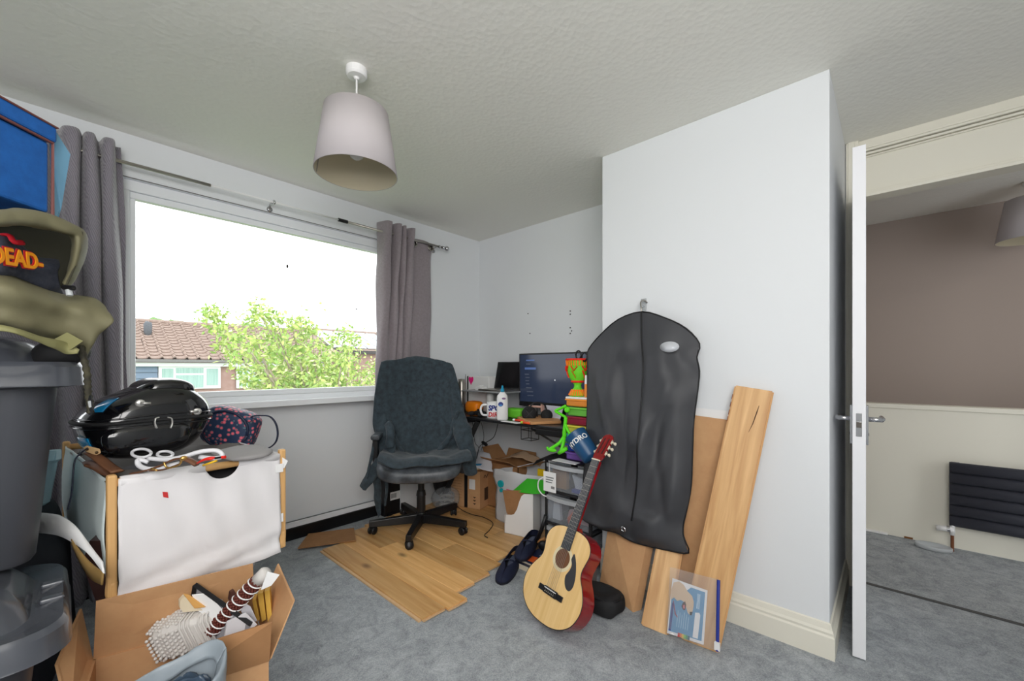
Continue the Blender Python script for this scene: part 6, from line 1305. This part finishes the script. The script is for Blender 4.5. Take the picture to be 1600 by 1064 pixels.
# one tile: shallow S curve with rolled edge
def tile_mesh():
    vs=[];fs=[];prof=[(0,.03),(.10,.085),(.20,.08),(.32,.015),(.7,.0),(.9,.012),(1.0,.03)]
    for l,th in ((0,.035),(dl*1.04,0)):
        for u,z in prof: vs.append(V(u*dx*.99,0,0)+sl*l+up_*(z+th))
    n=len(prof); vs+=[V(u*dx*.99,0,0)+up_*(z-.01) for u,z in prof]
    fs=[(i,i+1,n+i+1,n+i) for i in range(n-1)]+[(2*n+i,2*n+i+1,i+1,i) for i in range(n-1)]
    me=bpy.data.meshes.new('roof_tile'); me.from_pydata([tuple(p) for p in vs],[],fs); me.materials.append(RF); return me
tm=tile_mesh(); o0=V(0,0,0); Wi=WM[hs_].inverted()
for i in range(nr_):
    for k in range(nx_):
        o=bpy.data.objects.new('roof_tile',tm); C.objects.link(o); o.parent=hs_; o.location=Wi@(V(X0+k*dx,YH-.15,ZE)+sl*dl*i+V(random.uniform(-.008,.008),0,random.uniform(0,.01)))
obj('ridge',G().tube([(X0,YRg,ZRg+.03),(X1,YRg,ZRg+.03)],.11,10),RF,hs_,smooth=True)
obj('gutter',G().box((X0,YH-.28,ZE-.10),(X1,YH-.16,ZE)),pm('gutter_grey',(120,118,116),.5),hs_)
obj('fascia',G().box((X0,YH-.10,ZE-.26),(X1,YH+.14,ZE-.08)),WH,hs_)
bz0=-.6; BC=pm('blue_grey_cladding',(116,134,154),.6)
for k in range(11):
    z1=ZE-.26-k*.22; obj('cladding_board',G().prism([(hx(150),YH+.05,z1-.215),(hx(150),YH+.10,z1),(hx(150),YH+.15,z1),(hx(150),YH+.15,z1-.215)],(hx(247)-hx(150),0,0)),BC,hs_)
def far_window(xa,xb,ya,yb,panes,host=hs_,Y=YH):
    x0,x1=hx(xa,Y),hx(xb,Y); z1,z0=hz((xa+xb)/2,ya,Y),hz((xa+xb)/2,yb,Y)
    w_=obj('window',G().box((x0,Y+.02,z0),(x1,Y+.12,z1)),WH,host,bevel=.01)
    for a,b,c,d in panes:
        p0,p1=hx(a,Y),hx(b,Y); obj('pane',G().box((p0,Y+.0,hz((a+b)/2,d,Y)),(p1,Y+.015,hz((a+b)/2,c,Y))),pm('curtained_pane',(170,198,190),.15,var=(9,(140,174,164)),stretch=(4,1,.1)),w_)
far_window(248,345,566,608,[(253,271,576,602),(275,318,575,583),(275,318,586,606),(323,341,576,602)])
far_window(370,412,568,606,[(374,388,576,603),(392,408,576,603)])
c=at(231,520,Y=YH+2.2); obj('vent_pipe',G().tube([c-V(0,0,.3),c+V(0,0,.35),c+V(.03,0,.45)],[.12,.14,.10],10),pm('vent_grey',(92,96,100),.7),hs_,smooth=True); obj('vent_flashing',G().box((c.x-.3,c.y-.35,c.z-.32),(c.x+.25,c.y+.1,c.z-.22)),pm('lead',(150,152,156),.6),hs_)
# second roof with solar panels
YS=26.0
s2=thing('solar_house','further house with a solar panelled roof at the right of the window','house',(20,YS,-3.0))
xa,xb=hx(497,YS),hx(640,YS); ze=at(560,548,Y=YS).z; zr=at(560,521,Y=YS+4).z
obj('wall',G().box((xa,YS+.2,-3),(xb,YS+.4,ze)),BRK,s2); obj('roof',G().prism([(xa,YS,ze),(xb,YS,ze),(xb,YS+4,zr),(xa,YS+4,zr)],(0,0,-.15)),RF,s2); obj('roof_edge',G().box((xa,YS-.1,ze-.2),(xb,YS,ze+.02)),pm('dark_edge',(70,66,66),.6),s2)
obj('ridge',G().tube([(xa,YS+4,zr+.05),(xb,YS+4,zr+.05)],.14,8),RF,s2)
PN=pm('pale_solar_panel',(214,222,230),.15)
for i in range(6):
    for k in range(2):
        xx=xa+1.0+i*((xb-xa-1.6)/6); w_=(xb-xa-1.6)/6-.12; f0,f1=.08+.45*k,.08+.45*k+.42
        P_=lambda x,f:V(x,YS+4*f,ze+(zr-ze)*f+.06)
        obj('solar_panel',G().prism([P_(xx,f0),P_(xx+w_,f0),P_(xx+w_,f1),P_(xx,f1)],(0,0,.05)),PN,s2)
s3=thing('tiled_house','middle house with a brown tiled roof sloping behind the cherry tree','house',(14,24,-3.0))
xa,xb=hx(380,24),hx(522,24); ze=at(450,560,Y=24).z; zr=at(450,524,Y=27.5).z
obj('wall',G().box((xa,24.2,-3),(xb,24.4,ze)),BRK,s3); obj('roof',G().prism([(xa,24,ze),(xb+1.6,24,ze),(xb-.4,27.5,zr),(xa,27.5,zr)],(0,0,-.15)),RF,s3)
obj('roof_edge',G().tube([(xb+1.6,24,ze+.02),(xb-.4,27.5,zr+.02)],.07,6),pm('dark_edge2',(66,62,62),.6),s3)
# distant trees
FT=pm('far_foliage',(120,156,92),.9,var=(1.2,(92,130,72)))
for k,(x,y,rx,rz,l) in enumerate([(240,503,3.0,1.3,'leftmost distant tree crown showing above the tiled ridge'),(283,506,3.4,1.2,'second distant tree crown from the left above the tiled ridge'),(322,509,2.4,.9,'low distant tree crown between the ridge and the cherry tree'),(385,510,3.4,1.6,'distant tree crown behind the left of the cherry tree'),(487,520,3.0,1.4,'distant tree crown above the solar panelled house'),(518,524,2.2,1.0,'small distant tree crown right of the cherry tree top')]):
    c=at(x,y,Y=48.0); T=thing('distant_tree',l,'tree',(c.x,c.y,-3.0),group='distant trees beyond the roofs')
    rz*=.55; g=G().ell(c-V(0,0,rz*1.3),(rx*.8,1.2,rz*1.6),1.0,n=36,m=22); g.v=[p+noise.noise_vector(p*1.1)*.35+noise.noise_vector(p*3)*.2 for p in g.v]; obj('crown',g,FT,T,smooth=True); obj('trunk',G().cyl((c.x,c.y,-3.0),(c.x,c.y,c.z),.3),pm('trunk_far',(110,96,80),.9),T)
# cherry tree
rt_=random.Random(11)
ctr=thing('cherry_tree','leafy bright green cherry tree outside the window','tree',(3.0,8.2,-3.0))
base=at(505,640,Y=8.4); base.z=-3.0
ctr.location=base; WM[ctr]=Matrix.Translation(base); ctr.matrix_world=WM[ctr]
BK=pm('pale_bark',(176,160,144),.85)
tg_=G(); tg_.tube([base,base+V(.05,0,1.3),base+V(-.05,0,2.3)],[.14,.12,.10],10); obj('trunk',tg_,BK,ctr,smooth=True)
tips=[]; br_=G()
targets=[(345,508),(330,492),(352,540),(372,525),(362,560),(392,500),(400,545),(405,575),(395,600),(420,520),(432,498),(440,530),(436,560),(430,595),(455,505),(470,500),(465,540),(470,570),(466,600),(488,515),(500,540),(498,575),(505,600),(520,530),(535,560),(530,595),(552,575),(560,600),(575,585),(585,600),(545,545),(415,490),(402,484),(330,486),(384,590),(588,570),(512,560),(450,580),(480,560),(425,545),(520,580),(490,600),(450,548),(540,520),(556,530)]
root=base+V(-.05,0,2.3)
for x,y in targets:
    e=at(x,y,Y=8.4+rt_.uniform(-1.2,1.2)); m1=root.lerp(e,.45)+V(rt_.uniform(-.2,.2),rt_.uniform(-.2,.2),rt_.uniform(0,.35))
    pp=smoothpath([root,m1,e],5); br_.tube(pp,[.035*(1-i/len(pp))+.004 for i in range(len(pp))],5); tips.append((pp,e))
obj('branches',br_,BK,ctr,smooth=True,kind='stuff')
LG=[pm('leaf_yellow_green',(180,200,108),.6),pm('leaf_mid_green',(146,180,92),.6),pm('leaf_light',(208,216,156),.6)]
gs=[G(),G(),G()]
def leaf(c,g):
    d=V(rt_.gauss(0,1),rt_.gauss(0,1),rt_.gauss(-.6,.7)).normalized(); s=d.cross(V(rt_.gauss(0,1),rt_.gauss(0,1),rt_.gauss(0,1))).normalized(); L_=rt_.uniform(.07,.125); w_=L_*.24; n=d.cross(s)
    b=len(g.v); g.v+=[c,c+d*L_*.5+s*w_+n*.006,c+d*L_,c+d*L_*.5-s*w_+n*.006]; g.f.append((b,b+1,b+2,b+3))
for pp,e in tips:
    for _ in range(175):
        i=rt_.randrange(len(pp)//3,len(pp)); c=pp[i]+V(rt_.gauss(0,.13),rt_.gauss(0,.22),rt_.gauss(0,.10)) ; leaf(c,gs[rt_.choices((0,1,2),(5,4,2))[0]])
    for _ in range(45): c=e+V(rt_.gauss(0,.06),rt_.gauss(0,.08),rt_.gauss(0,.07)); leaf(c,gs[rt_.choices((0,1,2),(5,4,2))[0]])
for g,m in zip(gs,LG): obj('leaves',g,m,ctr,kind='stuff')
